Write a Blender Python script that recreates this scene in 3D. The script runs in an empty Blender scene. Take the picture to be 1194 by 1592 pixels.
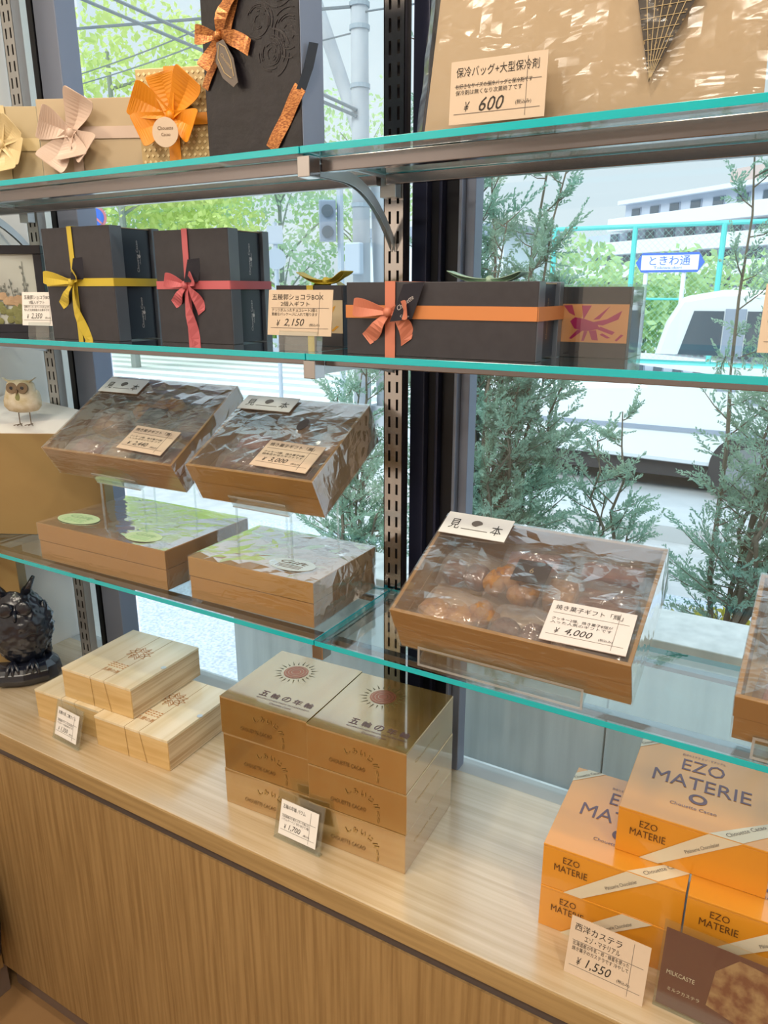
import bpy, bmesh, math, random
from mathutils import Vector, Matrix, noise

# ------------------------------------------------------------------ camera, sky, lights, exposure
sc = bpy.context.scene
COL = sc.collection
EYE = 1.75                                   # camera height above the shop floor
cam_d = bpy.data.cameras.new('camera'); cam = bpy.data.objects.new('camera', cam_d); COL.objects.link(cam)
cam_d.sensor_fit = 'HORIZONTAL'; cam_d.sensor_width = 36.0
cam_d.lens = 1155.0 / 1194.0 * 36.0
cam_d.clip_start = 0.02; cam_d.clip_end = 500
cam.location = (0, 0, EYE)
cam.rotation_euler = (math.radians(90 - 16.64), 0, math.radians(30.2))
sc.camera = cam
sc.view_settings.view_transform = 'Standard'; sc.view_settings.look = 'None'
sc.view_settings.exposure = 0.0; sc.view_settings.gamma = 1.0; sc.view_settings.use_curve_mapping = False
sc.cycles.transparent_max_bounces = 32; sc.cycles.max_bounces = 10
sc.cycles.sample_clamp_indirect = 4.0
sc.cycles.caustics_reflective = False; sc.cycles.caustics_refractive = False

def lin(h):
    h = h.lstrip('#')
    v = [int(h[i:i + 2], 16) / 255 for i in (0, 2, 4)]
    return tuple(c / 12.92 if c <= .04045 else ((c + .055) / 1.055) ** 2.4 for c in v) + (1,)

world = bpy.data.worlds.new('overcast_sky'); sc.world = world; world.use_nodes = True
wn = world.node_tree; bg = wn.nodes['Background']
tc = wn.nodes.new('ShaderNodeTexCoord'); sx = wn.nodes.new('ShaderNodeSeparateXYZ')
wn.links.new(tc.outputs['Generated'], sx.inputs[0])
rp = wn.nodes.new('ShaderNodeValToRGB')
rp.color_ramp.elements[0].position = 0.45; rp.color_ramp.elements[0].color = lin('#b4b8ba')
rp.color_ramp.elements[1].position = 1.0; rp.color_ramp.elements[1].color = lin('#cfe0f0')
e_ = rp.color_ramp.elements.new(0.53); e_.color = lin('#e0ebf5')
mr = wn.nodes.new('ShaderNodeMapRange'); mr.inputs[1].default_value = -1; mr.inputs[2].default_value = 1
wn.links.new(sx.outputs[2], mr.inputs[0]); wn.links.new(mr.outputs[0], rp.inputs[0])
wn.links.new(rp.outputs[0], bg.inputs[0])
# overcast sky: brightness rises smoothly from the horizon to the zenith
mz = wn.nodes.new('ShaderNodeMapRange'); mz.inputs[1].default_value = .28; mz.inputs[2].default_value = 1; mz.inputs[3].default_value = 1.15; mz.inputs[4].default_value = 3.0
wn.links.new(sx.outputs[2], mz.inputs[0]); wn.links.new(mz.outputs[0], bg.inputs[1])

def area(name, loc, size, power, color, rot=(0, 0, 0), shape='SQUARE', sy=None):
    d = bpy.data.lights.new(name, 'AREA'); d.size = size; d.energy = power; d.color = color; d.shape = shape
    if sy: d.shape = 'RECTANGLE'; d.size_y = sy
    o = bpy.data.objects.new(name, d); COL.objects.link(o); o.location = loc; o.rotation_euler = rot
    return o
# the shop's warm ceiling lights
for i, (lx, ly) in enumerate(((-1.1, -0.5), (0.1, -0.5), (1.3, -0.5), (-1.0, -1.7), (0.8, -1.7))):
    area('ceiling_lamp', (lx, ly, 2.86), 0.35, 15, (1.0, 0.89, 0.74))
for lx in (-1.15, -0.3, 0.55):
    area('ceiling_spot', (lx, 0.35, 2.86), 0.08, 6, (1.0, 0.82, 0.6))
sun_d = bpy.data.lights.new('hazy_sun', 'SUN'); sun_d.energy = 2.6; sun_d.angle = math.radians(25); sun_d.color = (1, .98, .94)
sun = bpy.data.objects.new('hazy_sun', sun_d); COL.objects.link(sun); sun.rotation_euler = (math.radians(48), math.radians(-14), 0)

# ------------------------------------------------------------------ levels (world z)
CT = EYE - .924      # counter top
S3 = EYE - .527      # lower glass shelf, upper face
S2 = EYE - .085
S1 = EYE + .179
FRONT = .86          # front edge of the shelves
BACK = 1.105
WIN = 1.2            # window plane
GND = -.15           # street level
XL = -1.70           # left wall
R = math.radians

# ------------------------------------------------------------------ materials
M = {}
def mat(name, color, rough=.5, metal=0.0, **k):
    m = bpy.data.materials.new(name); m.use_nodes = True
    nt = m.node_tree; p = nt.nodes['Principled BSDF']
    c = lin(color) if isinstance(color, str) else color
    p.inputs['Base Color'].default_value = c
    p.inputs['Roughness'].default_value = rough; p.inputs['Metallic'].default_value = metal
    if 'spec' in k: p.inputs['Specular IOR Level'].default_value = k['spec']
    if 'coat' in k: p.inputs['Coat Weight'].default_value = k['coat']; p.inputs['Coat Roughness'].default_value = k.get('coat_rough', .1); p.inputs['Coat IOR'].default_value = k.get('coat_ior', 1.5)
    if 'sub' in k: p.inputs['Subsurface Weight'].default_value = k['sub']; p.inputs['Subsurface Radius'].default_value = (.01, .01, .01)
    if 'noise' in k:                                    # (second colour, scale xyz, detail, factor range)
        c2, scale, lo, hi = k['noise']
        tcn = nt.nodes.new('ShaderNodeTexCoord'); mp = nt.nodes.new('ShaderNodeMapping'); mp.inputs['Scale'].default_value = scale
        nz = nt.nodes.new('ShaderNodeTexNoise'); nz.inputs['Scale'].default_value = 1; nz.inputs['Detail'].default_value = 6
        cr = nt.nodes.new('ShaderNodeValToRGB'); cr.color_ramp.elements[0].position = lo; cr.color_ramp.elements[1].position = hi
        cr.color_ramp.elements[0].color = c; cr.color_ramp.elements[1].color = lin(c2)
        nt.links.new(tcn.outputs['Object'], mp.inputs[0]); nt.links.new(mp.outputs[0], nz.inputs['Vector'])
        nt.links.new(nz.outputs[0], cr.inputs[0]); nt.links.new(cr.outputs[0], p.inputs['Base Color'])
        if 'bump' in k:
            b = nt.nodes.new('ShaderNodeBump'); b.inputs['Strength'].default_value = k['bump']; b.inputs['Distance'].default_value = k.get('bdist', .002)
            nt.links.new(nz.outputs[0], b.inputs['Height']); nt.links.new(b.outputs[0], p.inputs['Normal'])
    M[name] = m
    return m

def clear(name, tint, base, gain, rough, ior=1.5, bump=None, haze=0):
    """thin clear sheet: see-through, with mirror reflection that grows at grazing angles"""
    m = bpy.data.materials.new(name); m.use_nodes = True; nt = m.node_tree; nt.nodes.clear()
    out = nt.nodes.new('ShaderNodeOutputMaterial'); mx = nt.nodes.new('ShaderNodeMixShader')
    tr = nt.nodes.new('ShaderNodeBsdfTransparent'); tr.inputs[0].default_value = lin(tint)
    gl = nt.nodes.new('ShaderNodeBsdfGlossy'); gl.inputs['Roughness'].default_value = rough; gl.inputs[0].default_value = (1, 1, 1, 1)
    fr = nt.nodes.new('ShaderNodeFresnel'); fr.inputs[0].default_value = ior
    ma = nt.nodes.new('ShaderNodeMath'); ma.operation = 'MULTIPLY_ADD'; ma.use_clamp = True
    ma.inputs[1].default_value = gain; ma.inputs[2].default_value = base
    ge = nt.nodes.new('ShaderNodeNewGeometry'); io = nt.nodes.new('ShaderNodeMapRange')     # same index from both sides: a thin sheet
    io.inputs[3].default_value = ior; io.inputs[4].default_value = 1 / ior
    nt.links.new(ge.outputs['Backfacing'], io.inputs[0]); nt.links.new(io.outputs[0], fr.inputs[0])
    nt.links.new(fr.outputs[0], ma.inputs[0]); nt.links.new(ma.outputs[0], mx.inputs[0])
    last = mx.outputs[0]
    if haze:
        df = nt.nodes.new('ShaderNodeBsdfDiffuse'); df.inputs[0].default_value = (.9, .9, .92, 1); tl = nt.nodes.new('ShaderNodeBsdfTranslucent'); tl.inputs[0].default_value = (.9, .9, .92, 1)
        m2 = nt.nodes.new('ShaderNodeMixShader'); nt.links.new(df.outputs[0], m2.inputs[1]); nt.links.new(tl.outputs[0], m2.inputs[2])
        m3 = nt.nodes.new('ShaderNodeMixShader'); m3.inputs[0].default_value = haze
        nt.links.new(last, m3.inputs[1]); nt.links.new(m2.outputs[0], m3.inputs[2]); last = m3.outputs[0]
    nt.links.new(tr.outputs[0], mx.inputs[1]); nt.links.new(gl.outputs[0], mx.inputs[2]); nt.links.new(last, out.inputs[0])
    if bump:
        tcn = nt.nodes.new('ShaderNodeTexCoord'); mp = nt.nodes.new('ShaderNodeMapping'); mp.inputs['Scale'].default_value = bump[0]
        mp.inputs['Rotation'].default_value = (0, 0, bump[2] if len(bump) > 2 else 0)
        nz = nt.nodes.new('ShaderNodeTexNoise'); nz.inputs['Scale'].default_value = 1; nz.inputs['Detail'].default_value = 2.5; nz.inputs['Distortion'].default_value = .8
        b = nt.nodes.new('ShaderNodeBump'); b.inputs['Strength'].default_value = 1; b.inputs['Distance'].default_value = bump[1]
        nt.links.new(tcn.outputs['Object'], mp.inputs[0]); nt.links.new(mp.outputs[0], nz.inputs['Vector'])
        nt.links.new(nz.outputs[0], b.inputs['Height'])
        for n in (fr, gl): nt.links.new(b.outputs[0], n.inputs['Normal'])
    M[name] = m
    return m

mat('wall_white', '#efebe6', .8)
mat('ceiling_white', '#d9d6cf', .9)
mat('floor_tile', '#a9845a', .5, noise=('#96734c', (3, 3, 3), .3, .7))
mat('base_grey', '#7b6a60', .6)
mat('gap_dark', '#524a4a', .4)
mat('counter_wood', '#cdbb9f', .30, noise=('#b7a07c', (2.2, 110, 60), .35, .70), bump=.2, bdist=.001, spec=.8, coat=.8, coat_rough=.22, coat_ior=1.8)
mat('edge_wood', '#b09466', .5, noise=('#9a7f54', (5, 110, 110), .35, .7))
mat('panel_wood', '#a5875a', .55, noise=('#8c6f46', (130, 130, 4), .36, .66), bump=.35, bdist=.001)
mat('mullion_navy', '#2c3048', .35, .3)
mat('mullion_black', '#14151f', .4, .2)
mat('sill_grey', '#b3b3b0', .6)
mat('mullion_grey', '#8790a6', .4, .3)
mat('chrome', '#b9b4b4', .16, 1.0)
mat('satin_steel', '#b4b4b4', .45, .6)
mat('rail_chrome', '#8d8789', .2, 1.0)
mat('steel', '#c4c6c8', .33, .85)
mat('slot_dark', '#1d1518', .6)
mat('teal_edge', '#08b2bf', .15, spec=.8)
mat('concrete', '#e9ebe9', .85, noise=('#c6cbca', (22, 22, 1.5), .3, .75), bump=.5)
mat('kraft', '#a57c44', .5, noise=('#9f763f', (6, 30, 6), .35, .7))
mat('kraft_pale', '#ab8449', .45, noise=('#9d7840', (8, 30, 8), .35, .7))
mat('kraft_inner', '#d6b68a', .7)
mat('ochre', '#9a8052', .6, noise=('#93794c', (5, 5, 9), .3, .7))
mat('white_paper', '#e9e6e4', .6)
mat('card_paper', '#cdb9a4', .6)
mat('card_white', '#d9d0cd', .6)
mat('ink', '#2a2522', .7)
mat('ink_grey', '#6d6560', .7)
mat('emboss_line', '#2c282d', .22)
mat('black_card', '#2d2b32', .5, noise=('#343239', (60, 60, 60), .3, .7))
mat('black_side_lit', '#525c6b', .4, coat=.6, coat_rough=.3, coat_ior=1.8)  # black card made paler: the window's reflection is put into the colour
mat('navy_card', '#1e2838', .4, coat=.3, coat_rough=.3)
mat('emboss_black', '#151319', .3, noise=('#201d24', (40, 40, 40), .3, .7), bump=.8, bdist=.003)
mat('gold_foil_text', '#b9a27a', .4, .4)
mat('silver_text', '#c9c2c4', .4, .3)
mat('gold_box', '#bf9f62', .24, .72, noise=('#b98f4b', (30, 3, 30), .3, .7), coat=1, coat_rough=.06, coat_ior=2.3)
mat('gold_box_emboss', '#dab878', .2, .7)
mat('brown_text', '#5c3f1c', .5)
mat('sun_copper', '#b06a50', .3, .6)
mat('sun_gold', '#6f6335', .4)
mat('purple_ink', '#6c5560', .4, .2)
mat('orange_box', '#dd962c', .3, noise=('#d68e28', (3, 3, 3), .3, .7), coat=1, coat_rough=.08)
mat('band_white', '#d9cfb8', .45)
mat('brown_ink', '#5c3a1c', .5)
mat('pine_wood', '#d9bb86', .5, noise=('#c39e62', (4, 4, 70), .35, .7))
mat('pine_top', '#e9dcc0', .42, noise=('#dccaa4', (60, 2, 3), .35, .7), coat=.6, coat_rough=.25, coat_ior=1.8)
mat('pine_edge', '#d8c3a2', .5, noise=('#b3946d', (3, 3, 130), .38, .62))
mat('burn_mark', '#b3783f', .6)
mat('groove', '#9c7a45', .7)
mat('yellow_ribbon', '#c8b13a', .5, sub=.1)
mat('pink_ribbon', '#c06068', .5)
mat('peach_ribbon', '#c97a62', .5)
mat('orange_strip', '#c97f4a', .5)
mat('orange_ribbon', '#e08f1e', .4)
mat('cream_ribbon', '#d9c69a', .4)
mat('blush_ribbon', '#d0b9ab', .4)
mat('mint_ribbon', '#b9d8c0', .4)
mat('copper_ribbon', '#8a4f2e', .35, .5, noise=('#c98a50', (260, 260, 900), .4, .6), bump=.25, bdist=.001)
mat('gold_pattern', '#bda473', .35, .2)
mat('gold_pattern_pip', '#e3cf9f', .35, .2)
mat('ivory_box', '#bda98b', .5)
mat('cream_box', '#bfae8c', .5)
mat('bag_cloth', '#b29e83', .7)
mat('cone_black', '#2e2620', .5, noise=('#9b8358', (190, 190, 190), .62, .7))
mat('cone_line', '#b9a57d', .5)
mat('magenta', '#a5185a', .5)
mat('gold_print', '#c98f25', .45)
mat('label_peach', '#d08f5f', .5)
mat('mint_sticker', '#b9d6ae', .5)
mat('silver_sticker', '#c5d0d2', .3, .3)
mat('mint_print', '#8fbb90', .5)
mat('cookie', '#c88f3c', .8, noise=('#a8692a', (60, 60, 60), .35, .7), bump=1, bdist=.006)
mat('cake_brown', '#7b4426', .8, noise=('#5a2d18', (70, 70, 70), .3, .7), bump=.8, bdist=.004)
mat('cake_tan', '#b98a58', .8, noise=('#8e5d34', (50, 50, 50), .3, .7), bump=.8, bdist=.004)
mat('cake_pink', '#a9766a', .8, noise=('#8a5650', (50, 50, 50), .3, .7))
mat('dark_label', '#3a2a22', .5)
mat('frame_black', '#1b1a28', .35)
mat('frame_art', '#c9ccc8', .7)
mat('art_green', '#8a8a5c', .8)
mat('art_tan', '#c9a98a', .8)
mat('art_grey', '#8d918e', .8)
mat('owl_black', '#141824', .22, noise=('#1e2434', (60, 60, 60), .3, .7), spec=.8)
mat('owl_cream', '#ddd4c4', .7, noise=('#c0b08c', (60, 60, 60), .35, .7), bump=.4)
mat('wire', '#7d6a55', .5, .5)
mat('leaflet_maroon', '#6b3236', .3)
mat('leaflet_photo', '#b08a62', .4, noise=('#7d4a35', (45, 45, 45), .4, .6))
mat('dark_cloth', '#20101c', .9)
# outdoors
def leafy(name, c1, c2):
    m = mat(name, c1, .7, noise=(c2, (3, 3, 3), .35, .65)); nt = m.node_tree; p = nt.nodes['Principled BSDF']; out = nt.nodes['Material Output']
    tl = nt.nodes.new('ShaderNodeBsdfTranslucent'); mx = nt.nodes.new('ShaderNodeMixShader'); mx.inputs[0].default_value = .45
    nt.links.new(p.inputs['Base Color'].links[0].from_socket, tl.inputs[0]); nt.links.new(p.outputs[0], mx.inputs[1]); nt.links.new(tl.outputs[0], mx.inputs[2]); nt.links.new(mx.outputs[0], out.inputs[0])
mat('asphalt', '#c3c7cb', .9, noise=('#b6bbc0', (4, 4, 4), .3, .7))
mat('pavement', '#c6c6c6', .9, noise=('#b2b3b5', (6, 6, 6), .3, .7))
mat('snowy_gravel', '#d5dbe4', .9, noise=('#a9b0bd', (60, 60, 60), .35, .65))
mat('road_paint', '#f2f4f6', .8)
mat('kerb_stone', '#c0c2c4', .9)
mat('van_white', '#dfe6ec', .25, coat=.5)
mat('van_glass', '#4d5a66', .08, spec=1)
mat('van_grey', '#8d99ab', .4)
mat('tyre', '#2b2c30', .8)
mat('rim', '#9aa0a6', .3, .8)
mat('fence_teal', '#5fd0cc', .6)
mat('fence_wire', '#9fd8cf', .7)
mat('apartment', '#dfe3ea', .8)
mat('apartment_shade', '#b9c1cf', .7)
mat('apartment_roof', '#c9b3ac', .8)
mat('sign_blue', '#3f6fd0', .5)
mat('sign_white', '#eef3fa', .5)
mat('sign_red', '#d27f86', .5)
mat('sign_back', '#b6bfcc', .6)
mat('pole_concrete', '#bcc0c6', .8, noise=('#a7acb4', (4, 4, 2), .3, .7))
mat('pole_band', '#99a5b0', .6)
mat('cable', '#6e7880', .7)
leafy('leaf_lime', '#dde89a', '#c8dc84')
leafy('leaf_green', '#b2d19a', '#c6dca0')
leafy('leaf_pale', '#c4dab6', '#b8d0b4')
leafy('juniper', '#8fb3a2', '#a9c4ae')
mat('juniper_yellow', '#c4b93c', .7)
mat('bark', '#6d6457', .9)
mat('bark_pale', '#8d9490', .9)
leafy('hedge_green', '#c6e38a', '#a8d074')
mat('house_white', '#d8e2ee', .7)
clear('window_glass', '#f6fbfa', .0, 1.0, .0, 1.45)
clear('shelf_glass', '#eff8f8', .02, 1.5, .0, 1.5)
clear('acrylic', '#f3f8f8', .05, 1.6, .04, 1.5)
clear('acrylic_highlight', '#f3f8f8', .12, 2.0, .1, 1.5, None, .35)  # whitish strip material, painted highlight for the acrylic lips
clear('film', '#fdfdfe', .03, 3.0, .07, 1.5, ((14, 30, 24), .0012, .5), .10)
clear('film_side', '#fdfdfe', .02, 1.3, .10, 1.5, ((14, 14, 70), .0016), .02)
clear('bag_film', '#fcfcfd', .03, 1.0, .12, 1.5, ((35, 45, 35), .003), .22)
clear('cloth_film', '#fefdfb', .01, .8, .16, 1.45, ((8, 8, 22), .006, .9), .02)

# ------------------------------------------------------------------ mesh helpers
class MB:
    def __init__(s): s.v = []; s.f = []; s.m = []
    def add(s, vs, fs, mi=0):
        n = len(s.v); s.v += [tuple(v) for v in vs]; s.f += [tuple(n + i for i in f) for f in fs]; s.m += [mi] * len(fs); return s
    def box(s, x0, x1, y0, y1, z0, z1, mi=0, T=None):
        vs = [Vector((x, y, z)) for z in (z0, z1) for y in (y0, y1) for x in (x0, x1)]
        if T: vs = [T @ v for v in vs]
        return s.add(vs, [(0, 2, 3, 1), (4, 5, 7, 6), (0, 1, 5, 4), (2, 6, 7, 3), (0, 4, 6, 2), (1, 3, 7, 5)], mi)
    def quad(s, a, b, c, d, mi=0): return s.add([a, b, c, d], [(0, 1, 2, 3)], mi)
    def prism(s, pts, z0, z1, mi=0, axis='z', T=None):
        n = len(pts)
        def P(p, z):
            v = {'z': (p[0], p[1], z), 'y': (p[0], z, p[1]), 'x': (z, p[0], p[1])}[axis]
            return T @ Vector(v) if T else Vector(v)
        vs = [P(p, z0) for p in pts] + [P(p, z1) for p in pts]
        fs = [tuple(range(n))[::-1], tuple(range(n, 2 * n))] + [(i, (i + 1) % n, n + (i + 1) % n, n + i) for i in range(n)]
        return s.add(vs, fs, mi)
    def tube(s, pts, r, seg=8, mi=0, r2=None):
        pts = [Vector(p) for p in pts]; n = len(pts); vs = []
        for i, p in enumerate(pts):
            d = (pts[min(i + 1, n - 1)] - pts[max(i - 1, 0)]).normalized()
            a = d.orthogonal().normalized() if i == 0 else (a - d * a.dot(d)).normalized()
            b = d.cross(a); rr = r if r2 is None else r + (r2 - r) * i / (n - 1)
            vs += [p + (a * math.cos(2 * math.pi * k / seg) + b * math.sin(2 * math.pi * k / seg)) * rr for k in range(seg)]
        fs = [(i * seg + k, i * seg + (k + 1) % seg, (i + 1) * seg + (k + 1) % seg, (i + 1) * seg + k) for i in range(n - 1) for k in range(seg)]
        fs += [tuple(range(seg))[::-1], tuple(range((n - 1) * seg, n * seg))]
        return s.add(vs, fs, mi)
    def lathe(s, prof, seg=24, T=None, mi=0):
        vs = []
        for r, z in prof:
            for k in range(seg):
                v = Vector((r * math.cos(2 * math.pi * k / seg), r * math.sin(2 * math.pi * k / seg), z)); vs.append(T @ v if T else v)
        n = len(prof)
        fs = [(i * seg + k, i * seg + (k + 1) % seg, (i + 1) * seg + (k + 1) % seg, (i + 1) * seg + k) for i in range(n - 1) for k in range(seg)]
        fs += [tuple(range(seg))[::-1], tuple(range((n - 1) * seg, n * seg))]
        return s.add(vs, fs, mi)
    def ribbon(s, pts, sides, th=.0008, mi=0):
        """strip: centre points, half-width vectors; given a small thickness"""
        pts = [Vector(p) for p in pts]; sides = [Vector(w) for w in sides]; n = len(pts); vs = []
        for i in range(n):
            d = (pts[min(i + 1, n - 1)] - pts[max(i - 1, 0)]); nn = d.cross(sides[i])
            nn = nn.normalized() * th / 2 if nn.length > 1e-9 else Vector((0, 0, th / 2))
            vs += [pts[i] - sides[i] - nn, pts[i] + sides[i] - nn, pts[i] + sides[i] + nn, pts[i] - sides[i] + nn]
        fs = [(i * 4 + k, i * 4 + (k + 1) % 4, i * 4 + 4 + (k + 1) % 4, i * 4 + 4 + k) for i in range(n - 1) for k in range(4)]
        fs += [(3, 2, 1, 0), (4 * n - 4, 4 * n - 3, 4 * n - 2, 4 * n - 1)]
        return s.add(vs, fs, mi)

def obj(name, mb, mats, parent=None, loc=None, rot=None, bevel=0, smooth=False, **props):
    me = bpy.data.meshes.new(name)
    if isinstance(mb, MB):
        me.from_pydata(mb.v, [], mb.f)
        me.polygons.foreach_set('material_index', mb.m)
    else: me = mb
    for m in (mats if isinstance(mats, (list, tuple)) else [mats]): me.materials.append(M[m])
    if smooth: me.polygons.foreach_set('use_smooth', [True] * len(me.polygons))
    o = bpy.data.objects.new(name, me); COL.objects.link(o)
    if parent: o.parent = parent
    if loc: o.location = loc
    if rot: o.rotation_euler = rot
    if bevel:
        b = o.modifiers.new('bevel', 'BEVEL'); b.width = bevel; b.segments = 2; b.limit_method = 'ANGLE'
    for k, v in props.items(): o[k] = v
    return o
def thing(name, label, cat, loc=(0, 0, 0), rot=(0, 0, 0), group=None):
    o = bpy.data.objects.new(name, None); COL.objects.link(o); o.empty_display_size = .02
    o.location = loc; o.rotation_euler = rot; o['label'] = label; o['category'] = cat
    if group: o['group'] = group
    return o
def tag(o, label, cat, group=None):
    o['label'] = label; o['category'] = cat
    if group: o['group'] = group
    return o
def box(name, dims, mats, parent=None, **k):
    mb = MB(); mb.box(*dims); return obj(name, mb, mats, parent, **k)
def struct(o): o['kind'] = 'structure'; return o

# lettering: flat outlines lying on a face of the thing
_tx = {}
def text_mesh(s, shear=0):
    if (s, shear) not in _tx:
        cu = bpy.data.curves.new('lettering', 'FONT'); cu.body = s; cu.resolution_u = 2; cu.shear = shear; cu.space_line = 1.0
        o = bpy.data.objects.new('lettering', cu); COL.objects.link(o)
        bpy.context.view_layer.update()
        me = bpy.data.meshes.new_from_object(o.evaluated_get(bpy.context.evaluated_depsgraph_get()))
        vs = [v.co.copy() for v in me.vertices]; fs = [tuple(p.vertices) for p in me.polygons]
        bpy.data.objects.remove(o); bpy.data.curves.remove(cu)
        x0, x1 = min(v.x for v in vs), max(v.x for v in vs); y0, y1 = min(v.y for v in vs), max(v.y for v in vs)
        _tx[(s, shear)] = ([((v.x - x0) / (x1 - x0), (v.y - y0) / (y1 - y0)) for v in vs], fs, (x1 - x0) / (y1 - y0))
    return _tx[(s, shear)]
def put_text(mb, s, o, u, v, w, h=None, shear=0, mi=0):
    """s laid from point o along unit u (width w) and up unit v (height h)"""
    vs, fs, asp = text_mesh(s, shear)
    h = h or w / asp; o = Vector(o); u = Vector(u); v = Vector(v)
    mb.add([o + u * (a * w) + v * (b * h) for a, b in vs], fs, mi)
X_, Y_, Z_ = Vector((1, 0, 0)), Vector((0, 1, 0)), Vector((0, 0, 1))
def lettering(parent, items, m='ink', name='lettering'):
    for it in items:
        mb = MB(); put_text(mb, *it[:6], **(it[6] if len(it) > 6 else {})); o = obj(name, mb, m, parent)
    return o

# bow: loops and tails laid out in the plane (r, u) in front of a face with outward normal n
def bow(parent, c, r, u, n, loops, tails, w, mname, knot=.006, name='bow'):
    c = Vector(c); r = Vector(r); u = Vector(u); n = Vector(n); mb = MB(); N = 26
    for (ang, L, op) in loops:
        d = r * math.cos(ang) + u * math.sin(ang); s_ = r * -math.sin(ang) + u * math.cos(ang)
        pts = []; sd = []
        for i in range(N + 1):
            t = i / N; rad = math.sin(math.pi * t) ** .8
            pts.append(c + d * L * rad + s_ * op * math.sin(2 * math.pi * t) * .35 + n * (.003 + op * (.5 + .5 * math.sin(math.pi * 2 * (t - .25))) * 1.0))
            sd.append(s_ * w * (.35 + .65 * math.sin(math.pi * t)) + n * w * .25 * math.cos(math.pi * t))
        mb.ribbon(pts, sd)
    for (ang, L, curl) in tails:
        d = r * math.cos(ang) + u * math.sin(ang); s_ = r * -math.sin(ang) + u * math.cos(ang)
        pts = [c + d * L * i / 8 + s_ * curl * math.sin(i / 8 * 3.1) + n * (.002 + .004 * math.sin(i / 8 * 5)) for i in range(9)]
        sd = [s_ * w * (.4 + .6 * min(1, i / 4)) + n * w * .3 * math.sin(i * .8) for i in range(9)]
        mb.ribbon(pts, sd)
    o = obj(name, mb, mname, parent, smooth=False)
    k = MB(); T = Matrix.Translation(c + n * .005)
    B = Matrix((r, n, u)).transposed().to_4x4()
    k.lathe([(knot * .4, -knot), (knot * .9, -knot * .6), (knot, 0), (knot * .9, knot * .6), (knot * .4, knot)], 10, T @ B)
    obj('knot', k, mname, o, smooth=True)
    return o

# crumpled clear wrapping around a box w x d x h (local origin at its front left bottom corner): creased facets on top, tighter sides
def wrap(parent, w, d, h, seed=0, amp=.0022, name='plastic_wrap', gap=.0018):
    mb = MB(); rnd = random.Random(seed)
    def sheet(f, a, b, k_amp, mi):
        vs = []
        for j in range(b + 1):
            for i in range(a + 1):
                u, v = i / a, j / b; edge = i in (0, a) or j in (0, b)
                if not edge: u += rnd.uniform(-.42, .42) / a; v += rnd.uniform(-.42, .42) / b
                p, nn = f(u, v); q = Vector(p) * 11 + Vector((seed * 7.3, seed, 0))
                k = 0 if edge else abs(noise.noise(Vector((q.x * .8 + q.y * 1.4, q.y * .6 - q.x * .4, q.z)))) * 1.3 + rnd.random() * .55
                vs.append(Vector(p) + Vector(nn) * (gap + k_amp * k))
        fs = []
        for j in range(b):
            for i in range(a):
                c = [j * (a + 1) + i, j * (a + 1) + i + 1, (j + 1) * (a + 1) + i + 1, (j + 1) * (a + 1) + i]
                fs += [(c[0], c[1], c[2]), (c[0], c[2], c[3])] if rnd.random() < .75 else [(c[0], c[1], c[3]), (c[1], c[2], c[3])]
        mb.add(vs, fs, mi)
    g = gap
    sheet(lambda s, t: ((-g + s * (w + 2 * g), -g + t * (d + 2 * g), h), (0, 0, 1)), 15, 13, amp * 1.2, 0)
    sheet(lambda s, t: ((-g + s * (w + 2 * g), 0, t * (h + g)), (0, -1, 0)), 12, 3, amp * .35, 1)
    sheet(lambda s, t: ((w, -g + s * (d + 2 * g), t * (h + g)), (1, 0, 0)), 11, 4, amp, 0)
    sheet(lambda s, t: ((0, d + g - s * (d + 2 * g), t * (h + g)), (-1, 0, 0)), 9, 3, amp * .6, 1)
    sheet(lambda s, t: ((w + g - s * (w + 2 * g), d, t * (h + g)), (0, 1, 0)), 9, 3, amp * .6, 1)
    return obj(name, mb, ['film', 'film_side'], parent, smooth=False)

def tray(parent, w, d, h, t=.0045, m='kraft'):
    """open card tray in two stepped layers: base and rim wall"""
    mb = MB()
    mb.box(0, w, 0, d, 0, .003)
    hs = h * .52
    mb.box(0, w, 0, t, .003, hs); mb.box(0, w, d - t, d, .003, hs); mb.box(0, t, t, d - t, .003, hs); mb.box(w - t, w, t, d - t, .003, hs)
    obj('tray_base', mb, m, parent, bevel=.0008)
    mb = MB(); g = .001
    mb.box(-g, w + g, -g, t, hs + .0012, h); mb.box(-g, w + g, d - t, d + g, hs + .0012, h); mb.box(-g, t, t, d - t, hs + .0012, h); mb.box(w - t, w + g, t, d - t, hs + .0012, h)
    obj('tray_rim', mb, m, parent, bevel=.0008)

def blob(mb, c, rx, ry, rz, seed, mi=0, rough=.25, seg=12):
    c = Vector(c); vs = []; n = seg // 2
    for i in range(n + 1):
        a = math.pi * i / n
        for k in range(seg):
            b = 2 * math.pi * k / seg
            v = Vector((math.sin(a) * math.cos(b), math.sin(a) * math.sin(b), math.cos(a)))
            s_ = 1 + rough * noise.noise(v * 2.2 + Vector((seed * 3.1, seed, 0)))
            vs.append(c + Vector((v.x * rx, v.y * ry, v.z * rz)) * s_)
    mb.add(vs, [(i * seg + k, (i + 1) * seg + k, (i + 1) * seg + (k + 1) % seg, i * seg + (k + 1) % seg) for i in range(n) for k in range(seg)], mi)

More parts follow.
